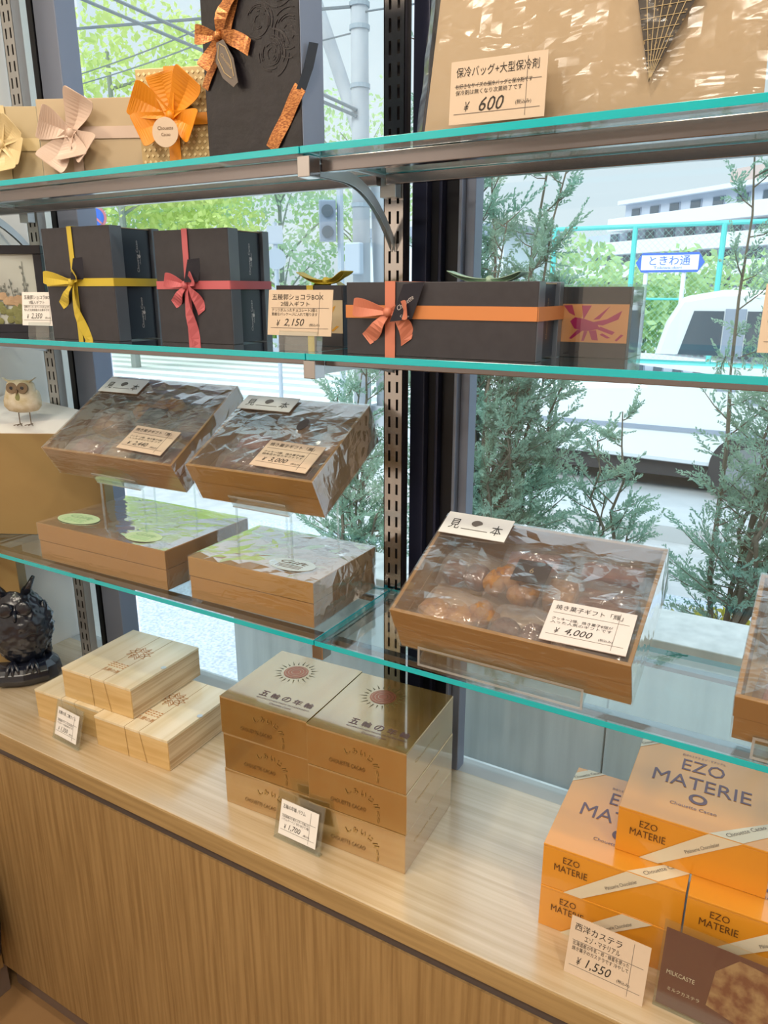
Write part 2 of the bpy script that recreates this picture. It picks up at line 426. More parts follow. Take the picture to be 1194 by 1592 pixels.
# ------------------------------------------------------------------ structure: room
struct(box('floor', (XL, 3.2, -3.2, 1.18, -.1, 0), 'floor_tile'))
struct(box('ceiling', (XL - .1, 3.2, -3.2, 1.3, 2.9, 3.0), 'ceiling_white'))
struct(box('wall_left', (XL - .1, XL, -3.2, 1.3, -.1, 2.9), 'wall_white'))
struct(box('wall_right', (3.2, 3.3, -3.2, 1.3, -.1, 2.9), 'wall_white'))
struct(box('wall_back', (XL - .1, 3.3, -3.3, -3.2, -.1, 2.9), 'wall_white'))
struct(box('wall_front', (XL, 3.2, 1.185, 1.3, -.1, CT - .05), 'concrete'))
# window: two panes and two posts of layered aluminium
def window(n, x0, x1):
    w = bpy.data.objects.new('window_%d' % n, None); COL.objects.link(w); w['kind'] = 'structure'
    box('pane', (x0, x1, WIN + .012, WIN + .018, CT - .045, 2.895), 'window_glass', w)
    box('sill', (x0, x1, WIN - .015, WIN + .03, CT - .05, CT - .002), 'sill_grey', w)
    return w
window(1, -1.44, -.655); window(2, -.53, 3.19); window(3, XL + .005, -1.555)
def mullion(n, segs):
    w = bpy.data.objects.new('trim_%d' % n, None); COL.objects.link(w); w['kind'] = 'structure'
    for nm, x0, x1, y0, y1, m in segs:
        box(nm, (x0, x1, y0, y1, CT - .05, 2.895), m, w, bevel=.0015)
mullion(1, [('frame_strip', -1.554, -1.536, 1.175, 1.212, 'mullion_black'), ('groove_strip', -1.536, -1.528, 1.195, 1.212, 'mullion_grey'),
            ('frame_strip', -1.528, -1.512, 1.18, 1.212, 'mullion_navy'), ('frame_cover', -1.512, -1.446, 1.16, 1.212, 'mullion_grey')])
mullion(2, [('frame_cover', -.622, -.594, 1.16, 1.212, 'mullion_navy'), ('frame_strip', -.594, -.578, 1.175, 1.212, 'mullion_black'),
            ('groove_strip', -.578, -.572, 1.17, 1.212, 'mullion_navy'), ('frame_strip', -.572, -.540, 1.185, 1.212, 'mullion_black'),
            ('edge_strip', -.540, -.534, 1.165, 1.212, 'mullion_grey'), ('edge_cover', -.534, -.517, 1.18, 1.212, 'mullion_grey')])

# ------------------------------------------------------------------ counter
ct = thing('display_counter', 'long wooden display counter under the window with pale wood grain top', 'counter')
box('counter_top', (XL + .002, 3.1, .80, 1.183, CT - .040, CT), 'counter_wood', ct, bevel=.001)
box('front_edge', (XL + .002, 3.1, .797, .80, CT - .040, CT - .002), 'edge_wood', ct)
box('shadow_gap', (XL + .002, 3.1, .806, 1.15, CT - .064, CT - .040), 'gap_dark', ct)
box('front_panel', (XL + .002, 3.1, .802, .834, CT - .735, CT - .064), 'panel_wood', ct)
box('body', (XL + .002, 3.1, .834, 1.15, CT - .735, CT - .066), 'gap_dark', ct)
box('kick_board', (-1.6, 3.1, .83, .85, .001, CT - .735), 'base_grey', ct)
sc_ = thing('side_cabinet', 'low wooden side cabinet meeting the counter at the bottom left corner', 'cabinet')
box('side_panel', (XL + .002, -1.59, -.6, .797, CT - .735, CT - .25), 'panel_wood', sc_)
box('kick_board', (XL + .002, -1.6, -.6, .81, .001, CT - .735), 'base_grey', sc_)
g = MB()
g.lathe([(.03, 0), (.075, .02), (.085, .10), (.075, .22), (.05, .30), (.02, .33)], 20, Matrix.Diagonal((.5, 1, 1, 1)))
dk = obj('hanging_bag', g, 'dark_cloth', None, loc=(-1.547, .70, .175), smooth=True)
tag(dk, 'dark maroon cloth bag at the far left in front of the counter base', 'bag')

# ------------------------------------------------------------------ shelf posts with slots
def shelf_post(x, label, zt=2.6, w=.037, cm='chrome'):
    t = thing('shelf_post', label, 'post', (x, 1.11, CT), group='slotted shelf posts')
    H = zt - CT; mb = MB(); hx = w / 2
    xs = [-hx, -.0098, -.0052, .0052, .0098, hx]; pitch = .030; sh = .019
    mb.box(-hx, -hx + .0015, 0, .02, 0, H); mb.box(hx - .0015, hx, 0, .02, 0, H)
    n = int(H / pitch)
    for i in range(n):
        z0 = i * pitch; za = z0 + .0055; zb = za + sh; z1 = z0 + pitch
        mb.quad((xs[0], 0, z0), (xs[5], 0, z0), (xs[5], 0, za), (xs[0], 0, za))
        mb.quad((xs[0], 0, zb), (xs[5], 0, zb), (xs[5], 0, z1), (xs[0], 0, z1))
        for a, b in ((0, 1), (2, 3), (4, 5)): mb.quad((xs[a], 0, za), (xs[b], 0, za), (xs[b], 0, zb), (xs[a], 0, zb))
    obj('channel', mb, cm, t)
    box('channel_back', (-hx + .002, hx - .002, .012, .02, 0, n * pitch), 'slot_dark', t)
    box('foot_plate', (-.04, .03, -.012, .03, 0, .003), 'steel', t)
    return t
shelf_post(-.628, 'chrome double slotted shelf post in the middle beside the dark window frame')
shelf_post(-1.532, 'chrome slotted shelf post at the left beside the white wall', cm='satin_steel')

# ------------------------------------------------------------------ glass shelves, rails, brackets
def glass_shelf(x0, x1, z, label):
    mb = MB(); T = .009
    mb.box(x0, x1, FRONT, BACK, z - T, z, 0)
    for k in (2, 4, 5, 3): mb.m[k] = 1
    mb.m = [0, 0, 1, 1, 1, 1]
    o = obj('glass_shelf', mb, ['shelf_glass', 'teal_edge'], None, bevel=.0006)
    tag(o, label, 'shelf')
    return o
XM = -.628
for z, nm in ((S1, 'top'), (S2, 'middle'), (S3, 'lowest')):
    glass_shelf(XL + .004, XM - .001, z, 'clear glass shelf with teal edge, left panel of the %s row' % nm)
    glass_shelf(XM + .001, .40, z, 'clear glass shelf with teal edge, right panel of the %s row' % nm)
def rail(x0, x1, y, z0, z1, d, label):
    mb = MB(); mb.box(x0, x1, y, y + d, z0, z1)
    tag(obj('shelf_rail', mb, 'rail_chrome', None, bevel=.001), label, 'rail')
for z, nm in ((S1, 'top'), (S2, 'middle'), (S3, 'lowest')):
    hh = .018 if z == S1 else .010
    for xa, xb, sd in ((XL + .006, XM - .008, 'left'), (XM + .008, .40, 'right')):
        rail(xa, xb, .895, z - .0095 - hh, z - .0095, .014, 'chrome front rail under the %s panel of the %s glass shelf' % (sd, nm))
        rail(xa, xb, 1.07, z - .0095 - hh * .8, z - .0095, .014, 'chrome rear rail under the %s panel of the %s glass shelf' % (sd, nm))
def bracket(x, z, label, drop=.11):
    t = thing('shelf_bracket', label, 'bracket', (x, 0, z), group='chrome shelf brackets')
    top = -.010
    front, rear = .872, 1.108
    pts = []; N = 14
    for i in range(N + 1):
        s_ = i / N; y = front + (rear - front) * s_
        pts.append((y, top - .022 - (drop - .022) * max(0, (s_ - .35) / .65) ** 2.2))
    low = [(y, zz) for y, zz in pts]; up = [(y, min(top - .003, zz + .014 + .004 * (i / N))) for i, (y, zz) in enumerate(pts)]
    mb = MB()
    for sx in (-.004, .003): mb.prism(low + up[::-1], sx, sx + .0012, axis='x')
    mb.box(-.004, .004, front, rear, top - .003, top)
    obj('arm', mb, 'steel', t)
    box('front_clip', (-.010, .010, .868, .893, top - .026, top), 'chrome', t, bevel=.001)
    box('hook', (-.014, .014, 1.09, 1.109, top - .03, top + .006), 'steel', t, bevel=.001)
    return t
bracket(XM, S1, 'curved chrome bracket on the middle post holding up the top shelf')
bracket(XM, S2, 'chrome bracket on the middle post at the joint of the middle shelf', .04)
bracket(XM, S3, 'chrome bracket on the middle post at the joint of the lowest shelf', .03)
bracket(-1.532, S1, 'curved chrome bracket on the left post holding up the top shelf')
bracket(-1.532, S2, 'chrome bracket on the left post under the middle shelf', .04)
bracket(-1.532, S3, 'chrome bracket on the left post under the lowest shelf', .03)

# ------------------------------------------------------------------ price cards
def price_card(label, loc, rot, w, h, lines, stand='block', paper='card_paper', name='price_card'):
    """card standing at loc (bottom centre), facing -y in its own frame; lines: (string, x0, z0, width, height, shear)"""
    t = thing(name, label, 'price card', loc, rot)
    y = 0
    if stand == 'plate':
        box('acrylic_plate', (-w * .62, w * .62, .0015, .0045, 0, h * 1.42), 'acrylic', t, bevel=.0005)
        box('acrylic_foot', (-w * .62, w * .62, .0015, .035, 0, .003), 'acrylic', t)
        z0 = .012
    elif stand == 'block':
        box('clear_block', (-w * .3, w * .3, -.003, .014, 0, .028), 'acrylic', t, bevel=.001)
        z0 = .022
    else: z0 = 0
    p = box('paper', (-w / 2, w / 2, 0, .0012, z0, z0 + h), paper, t)
    mb = MB()
    for s, x0, zz, ww, hh, sh in lines:
        put_text(mb, s, (-w / 2 + x0 * w, -.0004, z0 + zz * h), X_, Z_, ww * w, hh * h, shear=sh)
    obj('lettering', mb, 'ink', p)
    mb = MB()
    for zz in (.60, .16): mb.box(-w / 2 + .05 * w, w / 2 - .05 * w, -.0004, -.0002, z0 + zz * h, z0 + zz * h + .0005)
    mb.box(w * .30, w * .30 + .0005, -.0004, -.0002, z0 + .05 * h, z0 + .95 * h)
    obj('ruled_line', mb, 'ink_grey', p)
    return t
def lines(title, l2, a, b, price):
    L = [(title, .06, .78, .80 if len(title) > 9 else .6, .13, 0)]
    if l2: L.append((l2, .2, .64, .45, .11, 0))
    L += [(a, .06, .52, .72, .075, 0), (b, .06, .43, .72, .075, 0), ('¥', .14, .2, .06, .14, .3), (price, .26, .19, .32, .18, .3), ('(税込み)', .66, .2, .16, .07, 0)]
    return L
price_card('price card reading ¥2,150 in front of the small gold print box', (-.660, .886, S2), (R(-8), 0, R(4)), .108, .064,
           lines('五稜郭ショコラBOX', '2個入ギフト', 'ナッツが入ったチョコレート2個と', '素敵なパッケージに入れて贈ります', '2,150'))
price_card('price card reading ¥2,350 at the black picture frame', (-1.262, .900, S2), (R(-8), 0, R(6)), .088, .060,
           lines('五稜郭ショコラBOX', '3個入ギフト', '伝統のクッキーをナッツのチョコで', '包んだ北海道産のお菓子です', '2,350'), paper='white_paper')
price_card('price card cut off by the right end of the middle shelf', (-.012, .886, S2), (R(-8), 0, R(2)), .10, .070,
           lines('チョコレート', '5個入', 'くるみの入ったチョコレートです', 'ギフトにどうぞ', '1,800'))
price_card('small price card reading ¥1,350 in front of the wooden boxes', (-1.275, .842, CT), (R(-16), 0, R(-4)), .074, .060,
           lines('五勝の蒸 ご贈さくら', None, '北海道産のマドレーヌと桜の花の', 'チョコレートの詰め合わせです', '1,350'), 'plate', 'white_paper')
price_card('small price card reading ¥1,700 in front of the gold boxes', (-.668, .843, CT), (R(-14), 0, R(-1)), .080, .062,
           lines('五輪の年輪 バウム', None, '北海道産の小麦とバターで焼いた', 'バウムクーヘン 切り分けて5個', '1,700'), 'plate', 'white_paper')
price_card('larger price card reading ¥1,550 in front of the orange boxes', (-.140, .838, CT), (R(-16), 0, R(-1)), .108, .082,
           lines('西洋カステラ', 'エゾ・マテリアル', '北海道産の牛乳・卵・蜂蜜を使った', '焼き菓子のカステラです 冷やして', '1,550'), 'none', 'card_paper')

# ------------------------------------------------------------------ black chocolate boxes on the middle shelf
def sleeve_box(name, label, loc, yaw, w, d, h, rib, rib2, n=2, rib_x=.44, rib_z=.52, tag_dir=1):
    t = thing(name, label, 'box', loc, (0, 0, R(yaw)), group='black ribboned chocolate boxes')
    a = d * .24; c = d * .16
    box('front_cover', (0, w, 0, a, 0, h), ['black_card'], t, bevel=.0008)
    box('back_cover', (0, w, d - c, d, 0, h), 'black_side_lit', t, bevel=.0008)
    hh = h / n
    for k in range(n):
        dr = box('drawer', (.004, w - .006, a + .001, d - c - .001, k * hh + .002, (k + 1) * hh - .003), 'navy_card', t, bevel=.0006)
        box('lid_edge', (.004, w - .005, a + .001, d - c - .001, (k + 1) * hh - .003, (k + 1) * hh - .0018), 'ivory_box', t)
        if n > 1:
            mb = MB(); yc = (a + d - c) / 2
            put_text(mb, 'Chouette Cacao', (w - .0056, yc + .004, k * hh + hh * .22), Z_, -Y_, hh * .55, .0048)
            put_text(mb, 'chocolatier', (w - .0056, yc + .008, k * hh + hh * .36), Z_, -Y_, hh * .25, .0026)
            mb.add([(w - .0056, yc + .006 + .003 * math.cos(q), k * hh + hh * .5 + .003 * math.sin(q)) for q in [i * .7854 for i in range(8)]], [tuple(range(8))])
            obj('lettering', mb, 'silver_text', dr)
        else:
            mb = MB(); put_text(mb, 'Chouette Cacao', (w - .0056, (a + d - c) / 2 + .003, .025), Z_, -Y_, .05, .005)
            obj('lettering', mb, 'gold_foil_text', dr)
    # thin facing on the cover's side: window reflection put into its paler colour
    box('cover_side_sheen', (w, w + .0006, .0008, a - .0008, .0008, h - .0008), 'black_side_lit', t)
    rw = .0065 if n > 1 else .0085; e = .0006
    zr = rib_z * h; xr = rib_x * w
    mb = MB()
    mb.box(0, w, -e * 2, -e, zr - rw, zr + rw); mb.box(w + .0007, w + .0015, -e * 2, d + e, zr - rw, zr + rw); mb.box(-e, w, d + e, d + 2 * e, zr - rw, zr + rw); mb.box(-2 * e, -e, -e, d + e, zr - rw, zr + rw)
    obj('horizontal_ribbon', mb, rib2, t)
    mb = MB()
    mb.box(xr - rw * .9, xr + rw * .9, -e * 3, -e * 2, 0, h + e); mb.box(xr - rw * .9, xr + rw * .9, -e * 3, d + 2 * e, h + e, h + 2 * e)
    obj('vertical_ribbon', mb, rib, t)
    return t, xr, zr
yb, xr, zr = sleeve_box('chocolate_box', 'tall black chocolate box with a yellow ribbon bow, nearest the picture frame', (-1.223, .901, S2), -.2, .174, .110, .188, 'yellow_ribbon', 'yellow_ribbon')
bow(yb, (xr, -.003, zr), X_, Z_, -Y_, [(R(172), .062, .012), (R(35), .026, .012)], [(R(222), .058, .004), (R(283), .105, -.006)], .0085, 'yellow_ribbon', .006)
mb = MB(); mb.prism([(0, 0), (.022, .004), (.026, .042), (.003, .036)], -.0006, 0, axis='y')
mt = obj('gift_tag', mb, 'frame_black', yb, loc=(xr + .006, -.014, zr + .004), rot=(0, R(8), R(38)))
pb, xr, zr = sleeve_box('chocolate_box', 'tall black chocolate box with a dusty pink ribbon bow, second along the shelf', (-.983, .934, S2), 2, .155, .106, .178, 'pink_ribbon', 'pink_ribbon')
bow(pb, (xr, -.003, zr), X_, Z_, -Y_, [(R(165), .036, .012), (R(25), .028, .012)], [(R(222), .045, .003), (R(300), .05, .008), (R(276), .096, 0)], .0085, 'pink_ribbon', .006)
mb = MB(); mb.prism([(0, 0), (.022, .004), (.026, .042), (.003, .036)], -.0006, 0, axis='y')
obj('gift_tag', mb, 'frame_black', pb, loc=(xr + .004, -.014, zr + .004), rot=(0, R(8), R(32)))
lb, xr, zr = sleeve_box('chocolate_box', 'long low black chocolate box with a peach ribbon bow', (-.576, .888, S2), 0, .272, .099, .095, 'peach_ribbon', 'orange_strip', 1, .255, .60)
bow(lb, (xr, -.003, zr), X_, Z_, -Y_, [(R(172), .048, .012), (R(6), .034, .012)], [(R(224), .052, .003), (R(302), .046, .012)], .0095, 'peach_ribbon', .006)
mb = MB(); mb.prism([(0, 0), (.030, .004), (.046, .050), (.018, .047)], -.0006, 0, axis='y')
tg = obj('gift_tag', mb, 'frame_black', lb, loc=(xr + .008, -.016, zr - .012), rot=(0, 0, R(14)))
mb = MB(); put_text(mb, 'Chouette', (.012, -.0012, .014), Vector((.8, 0, .6)), Vector((-.6, 0, .8)), .026, .006, shear=.3); put_text(mb, 'Cacao', (.014, -.0012, .006), X_, Z_, .012, .003)
obj('lettering', mb, 'silver_text', tg)

# small square boxes with printed insect labels
def insect(mb, ox, oz, w, h, y, mi=0):
    """cricket-like print as flat angular shapes"""
    def P(pts): mb.add([(ox + a * w, y, oz + b * h) for a, b in pts], [tuple(range(len(pts)))], mi)
    P([(.12, .55), (.2, .35), (.38, .28), (.62, .36), (.55, .52), (.35, .62), (.2, .66)])
    P([(.4, .5), (.72, .62), (.95, .85), (.9, .62), (.66, .45)])
    P([(.34, .6), (.46, .98), (.30, .98)]); P([(.0, .98), (.14, .99), (.2, .7), (.1, .78)])
    P([(.5, .6), (.72, .92), (.76, .97), (.6, .62)]); P([(.44, .3), (.5, .05), (.6, .04), (.56, .32)])
    P([(.25, .32), (.12, .08), (.16, .06), (.34, .3)]); P([(.58, .34), (.82, .2), (.86, .28), (.62, .42)]); P([(.9, .03), (1, .2), (.96, .22), (.87, .06)])
    P([(.36, .28), (.33, .02), (.37, .02), (.42, .28)]); P([(.62, .2), (.74, .1), (.80, .12), (.66, .24)])
def small_box(label, loc, yaw, w, d, h, prn, field, bowm=None, film=False, pr_x0=0, pr_x1=1):
    t = thing('small_box', label, 'box', loc, (0, 0, R(yaw)), group='small chocolate boxes with insect labels')
    box('box_body', (0, w, 0, d, 0, h * .99), 'navy_card', t, bevel=.0008)
    box('lid', (-.001, w + .001, -.001, d + .001, h * .72, h), 'black_card', t, bevel=.0006)
    box('front_face', (.001, w - .001, -.0018, -.001, .001, h * .97), 'black_card', t)
    lb_ = box('insect_label', (w * pr_x0, w * pr_x1, -.0026, -.0018, h * .22, h * .76), field, t)
    m_ = MB(); insect(m_, w * (pr_x0 + .03), h * .23, w * (pr_x1 - pr_x0) * .92, h * .52, -.0029); obj('insect_print', m_, prn, lb_)
    if film:
        f_ = MB(); f_.box(-.003, w + .004, -.004, d + .004, 0, h + .003); obj('clear_sleeve', f_, 'acrylic', t)
    return t
mg = small_box('small dark box printed with a magenta insect right of the long black box', (-.306, .991, S2), 1, .086, .075, .089, 'magenta', 'label_peach', film=True)
m_ = MB(); m_.prism([(.0, 0), (.16, .012), (.16, .028), (0, .05)], 0, .0006, axis='y')
gk = small_box('small dark box printed in gold behind the ¥2,150 card, yellow bow on top', (-.775, .990, S2), 1, .125, .065, .092, 'gold_print', 'ivory_box')
bow(gk, (.075, .03, .094), X_, -Y_, Z_, [(R(170), .046, .015), (R(10), .046, .016)], [(R(215), .03, .004), (R(330), .03, .004)], .012, 'yellow_ribbon', .006)
mb_ = MB(); mb_.box(.060, .072, -.0036, -.0028, 0, .092); obj('vertical_ribbon', mb_, 'yellow_ribbon', gk)
mk = small_box('small dark box with a mint green bow, mostly hidden behind the long black box', (-.510, .998, S2), 0, .14, .065, .092, 'gold_print', 'ivory_box')
bow(mk, (.085, .03, .094), X_, -Y_, Z_, [(R(172), .060, .014), (R(8), .055, .012)], [(R(200), .04, .004)], .013, 'mint_ribbon', .006)

# black picture frame
pf = thing('picture_frame', 'black picture frame with pressed plant art at the left end of the middle shelf', 'picture frame', (-1.597, .916, S2), (R(0), 0, R(30.2)))
W_, H_ = .222, .172
mb = MB()
mb.box(0, W_, 0, .014, 0, .017); mb.box(0, W_, 0, .014, H_ - .017, H_); mb.box(0, .017, 0, .014, .017, H_ - .017); mb.box(W_ - .017, W_, 0, .014, .017, H_ - .017)
obj('frame', mb, 'frame_black', pf, bevel=.001)
box('art_sheet', (.015, W_ - .015, .007, .009, .015, H_ - .015), 'frame_art', pf)
rnd = random.Random(4); mb = MB(); m2 = MB(); m3 = MB()
for i in range(16):
    x = .03 + rnd.random() * .16; z = .028; a = rnd.uniform(-.2, .2)
    L = rnd.uniform(.06, .12); mb.tube([(x, .0055, z), (x + a * L * .5, .0052, z + L * .5), (x + a * L, .005, z + L)], .0006, 4)
    for k in range(6):
        s_ = .4 + k * .1; blob(mb, (x + a * L * s_ + rnd.uniform(-.006, .006), .005, z + L * s_), .0022, .0008, .003, i, 0, .2, 6)
for i in range(26): blob(m2, (.10 + rnd.random() * .085, .0045, .022 + rnd.random() * .035), .009, .0015, .008, i, 0, .5, 8)
for i in range(14): blob(m3, (.09 + rnd.random() * .095, .0045, .055 + rnd.random() * .02), .012, .0015, .008, i, 0, .5, 8)
obj('pressed_stems', mb, 'art_grey', pf); obj('pressed_leaves', m2, 'art_green', pf); obj('pressed_petals', m3, 'art_tan', pf)

# ------------------------------------------------------------------ tilted sample trays and wrapped boxes
def to_local(o, p): return p
def sample_plate(parent_t, x0, y0, w, d, z):
    t = box('sample_label', (x0, x0 + w, y0, y0 + d, z, z + .0012), 'white_paper', parent_t)
    mb = MB()
    put_text(mb, '見', (x0 + w * .10, y0 + d * .25, z + .0016), X_, Y_, w * .16, d * .45); put_text(mb, '本', (x0 + w * .74, y0 + d * .2, z + .0016), X_, Y_, w * .16, d * .45)
    obj('lettering', mb, 'ink', t)
    mb = MB(); c = (x0 + w * .5, y0 + d * .58)
    mb.add([(c[0] + .009 * math.cos(a), c[1] + .007 * math.sin(a) + .001, z + .0016) for a in [i * math.pi / 8 for i in range(13)]], [tuple(range(13))])
    mb.box(x0 + w * .3, x0 + w * .7, y0 + d * .28, y0 + d * .31, z + .0012, z + .0015)
    obj('crest_print', mb, 'ink_grey', t)
def tray_price(t, x0, y0, w, d, z, ttl, a, b, price, rz=0):
    p = thing('price_card', 'price card reading ¥%s lying on the film of %s' % (price, t['short']), 'price card')
    p.parent = None
    p.matrix_world = t.matrix_basis @ Matrix.Translation((x0, y0, z)) @ Matrix.Rotation(R(rz), 4, 'Z')
    s = box('paper', (0, w, 0, d, 0, .0014), 'card_white' if price == '4,000' else 'card_paper', p)
    mb = MB()
    for st, xx, yy, ww, hh, sh in lines(ttl, None, a, b, price): put_text(mb, st, (xx * w, yy * d, .0018), X_, Y_, ww * w, hh * d, shear=sh)
    obj('lettering', mb, 'ink', s)
    mb = MB()
    for yy in (.70, .16): mb.box(.05 * w, .95 * w, yy * d, yy * d + .0005, .0014, .0017)
    mb.box(.82 * w, .82 * w + .0005, .05 * d, .95 * d, .0014, .0017); obj('ruled_line', mb, 'ink_grey', s)
    return p
def place_in(t, o, loc, rz=0):
    o.matrix_world = t.matrix_basis @ Matrix.Translation(loc) @ Matrix.Rotation(rz, 4, 'Z'); return o
def sweet_bag(t, label, kind, x, y, w, d, h, seed, z=.004):
    """clear bag holding biscuits; lies in the tray as a thing of its own"""
    o = thing('biscuit_bag', label, 'biscuits'); o.parent = None
    place_in(t, o, (x, y, z), R((seed * 37) % 15 - 7))
    rnd = random.Random(seed)
    if kind == 'cookie':
        for k in range(5):
            mb = MB(); blob(mb, (w * (.2 + .15 * k) , d * (.3 + .4 * rnd.random()), h * (.35 + .3 * rnd.random())), w * .21, d * .26, h * .3, seed + k, 0, .6, 12); obj('cookie', mb, 'cookie', o, smooth=True)
    elif kind == 'round':
        for k in range(2):
            mb = MB(); T = Matrix.Translation((w * (.28 + .44 * k), d * .42, h * .42)) @ Matrix.Rotation(R(70 - 40 * k), 4, 'X')
            r_ = min(w, d) * .30
            mb.lathe([(r_ * .5, -.009), (r_ * .95, -.008), (r_, 0), (r_ * .95, .008), (r_ * .5, .009)], 18, T); obj('cake', mb, 'cake_brown' if seed % 2 else 'cake_tan', o, smooth=True)
    else:
        mb = MB(); mb.box(w * .1, w * .9, d * .15, d * .85, .002, h * .6); obj('cake', mb, {'bar': 'cake_brown', 'tan': 'cake_tan', 'pink': 'cake_pink'}[kind], o, bevel=.006)
    f = MB(); n = 12; vs = []
    for top in (1, 0):
        for j in range(n + 1):
            for i in range(n + 1):
                u, v = i / n, j / n; e = (math.sin(math.pi * u) * math.sin(math.pi * v)) ** .35
                q = noise.noise(Vector((u * 5 + seed, v * 5, top))) * .006 * e
                vs.append((u * w, v * d, h * .45 + (h * .5 * e + q) * (1 if top else -.85)))
    f.add(vs, [(b + j * (n + 1) + i, b + j * (n + 1) + i + 1, b + (j + 1) * (n + 1) + i + 1, b + (j + 1) * (n + 1) + i) for b in (0, (n + 1) ** 2) for j in range(n) for i in range(n)])
    obj('clear_bag', f, 'bag_film', o)
    return o
def gift_tray(name, label, short, loc, yaw, tilt, w, d, h, seed, contents, m='kraft'):
    t = thing(name, label, 'gift box', loc, (R(tilt), 0, R(yaw)))
    t['short'] = short
    tray(t, w, d, h, m=m)
    box('liner', (.005, w - .005, .005, d - .005, .003, .0038), 'kraft_inner', t)
    wrap(t, w, d, h, seed)
    for i, (kind, desc, x, y, ww, dd) in enumerate(contents):
        sweet_bag(t, desc, kind, x, y, ww, dd, h * .82, seed * 10 + i)
    return t
Ew, Ed, Eh = .332, .210, .079
te = gift_tray('sample_gift_box', 'kraft sample gift box of biscuits carrying the ¥4,000 card, tilted on acrylic', 'the large tilted sample box', (-.480, .8762, EYE - .5046), .2, 25.5, Ew, Ed, Eh, 3, [
    ('cookie', 'bag of golden rock cookies at the near left of the ¥4,000 sample box', .010, .012, .115, .085),
    ('round', 'bag of two round brown cakes beside the golden cookies in the ¥4,000 box', .125, .010, .095, .075),
    ('tan', 'pale tan cake in a bag under the ¥4,000 card', .222, .012, .10, .08),
    ('round', 'bag of round cakes at the left edge of the ¥4,000 sample box', .012, .105, .085, .07),
    ('pink', 'wrapped pale pink cake under the sample plate of the ¥4,000 box', .100, .150, .10, .05),
    ('tan', 'wrapped tan cake behind the dark label of the ¥4,000 box', .175, .095, .06, .07),
    ('cookie', 'bag of small golden cookies in the centre of the ¥4,000 sample box', .095, .085, .085, .065),
    ('bar', 'wrapped brown cake bar at the right of the ¥4,000 sample box', .220, .098, .10, .06),
    ('pink', 'wrapped rosy cake in the far right corner of the ¥4,000 box', .210, .160, .11, .044)])
sample_plate(te, .003, .163, .108, .048, Eh + .0055)
dl = thing('dark_card', 'small dark brown card with crest inside the ¥4,000 sample box', 'card'); place_in(te, dl, (.140, .105, Eh - .006))
c_ = box('card_sheet', (0, .050, 0, .042, 0, .001), 'dark_label', dl)
lettering(c_, [('6', (.022, .018, .0014), X_, Y_, .006, .010)], 'gold_foil_text')
tray_price(te, .217, .004, .108, .068, Eh + .0058, '焼き菓子ギフト「輝」', 'クッキー2個、焼き菓子8個が', '入った人気のギフトです', '4,000', 1.5)
Aw, Ad, Ah = .337, .229, .068
ta = gift_tray('sample_gift_box', 'kraft sample gift box on a riser at the left, carrying the ¥2,440 card', 'the left tilted sample box', (-1.3129, .945, EYE - .357), 2.1, 31.3, Aw, Ad, Ah, 5, [
    ('pink', 'wrapped rosy cake at the near left of the ¥2,440 sample box', .012, .012, .10, .07),
    ('tan', 'wrapped tan cake in the near middle of the ¥2,440 sample box', .115, .012, .08, .07),
    ('pink', 'wrapped rosy cake under the ¥2,440 card', .20, .012, .11, .08),
    ('tan', 'wrapped tan cake at the left edge of the ¥2,440 sample box', .012, .09, .09, .07),
    ('bar', 'wrapped brown cake beside the dark card of the ¥2,440 box', .23, .11, .09, .09),
    ('cookie', 'bag of cookies at the back of the ¥2,440 sample box', .11, .13, .11, .08)])
sample_plate(ta, .006, .174, .112, .044, Ah + .0055)
dl = thing('dark_card', 'small dark green card inside the ¥2,440 sample box', 'card'); place_in(ta, dl, (.165, .105, Ah - .006)); box('card_sheet', (0, .050, 0, .045, 0, .001), 'dark_label', dl)
tray_price(ta, .190, .020, .115, .064, Ah + .0058, '焼き菓子ギフト「恵」', 'クッキー2個、焼き菓子5個', '入ったかわいいギフト', '2,440', -3)
Bw, Bd, Bh = .256, .205, .076
tb = gift_tray('sample_gift_box', 'kraft sample gift box on a riser carrying the ¥3,000 card', 'the middle tilted sample box', (-.9135, .9322, EYE - .3521), 2.0, 27.4, Bw, Bd, Bh, 7, [
    ('bar', 'wrapped dark cake at the near left of the ¥3,000 sample box', .012, .035, .10, .05),
    ('tan', 'wrapped tan cake under the ¥3,000 card', .125, .012, .11, .08),
    ('pink', 'wrapped rosy cake at the left edge of the ¥3,000 sample box', .012, .09, .085, .06),
    ('tan', 'wrapped tan cake at the right edge of the ¥3,000 sample box', .165, .10, .08, .09),
    ('round', 'bag of round cakes at the back of the ¥3,000 sample box', .075, .13, .085, .065)], m='kraft_pale')
sample_plate(tb, .004, .159, .115, .041, Bh + .0055)
tray_price(tb, .128, .014, .112, .066, Bh + .0058, '焼き菓子ギフト「風」', 'クッキー3個、焼き菓子6個', '詰め合わせたギフトです', '3,000', -2)
sl = thing('oval_sticker', 'dark oval sticker on the film of the ¥3,000 sample box', 'sticker'); place_in(tb, sl, (.166, .129, Bh + .006))
mb = MB(); mb.lathe([(.012, 0), (.012, .0008)], 20, Matrix.Diagonal((.8, 1.3, 1, 1))); s_ = obj('sticker_sheet', mb, 'dark_label', sl)
tf = gift_tray('sample_gift_box', 'kraft sample gift box cut off at the right end of the lowest shelf', 'the right end sample box', (-.0303, .8705, EYE - .5083), -.6, 23.8, .33, .205, .078, 9, [
    ('pink', 'wrapped rosy cake at the near left of the right end box', .010, .012, .11, .08),
    ('bar', 'wrapped brown cake at the back of the right end box', .010, .11, .11, .08)])
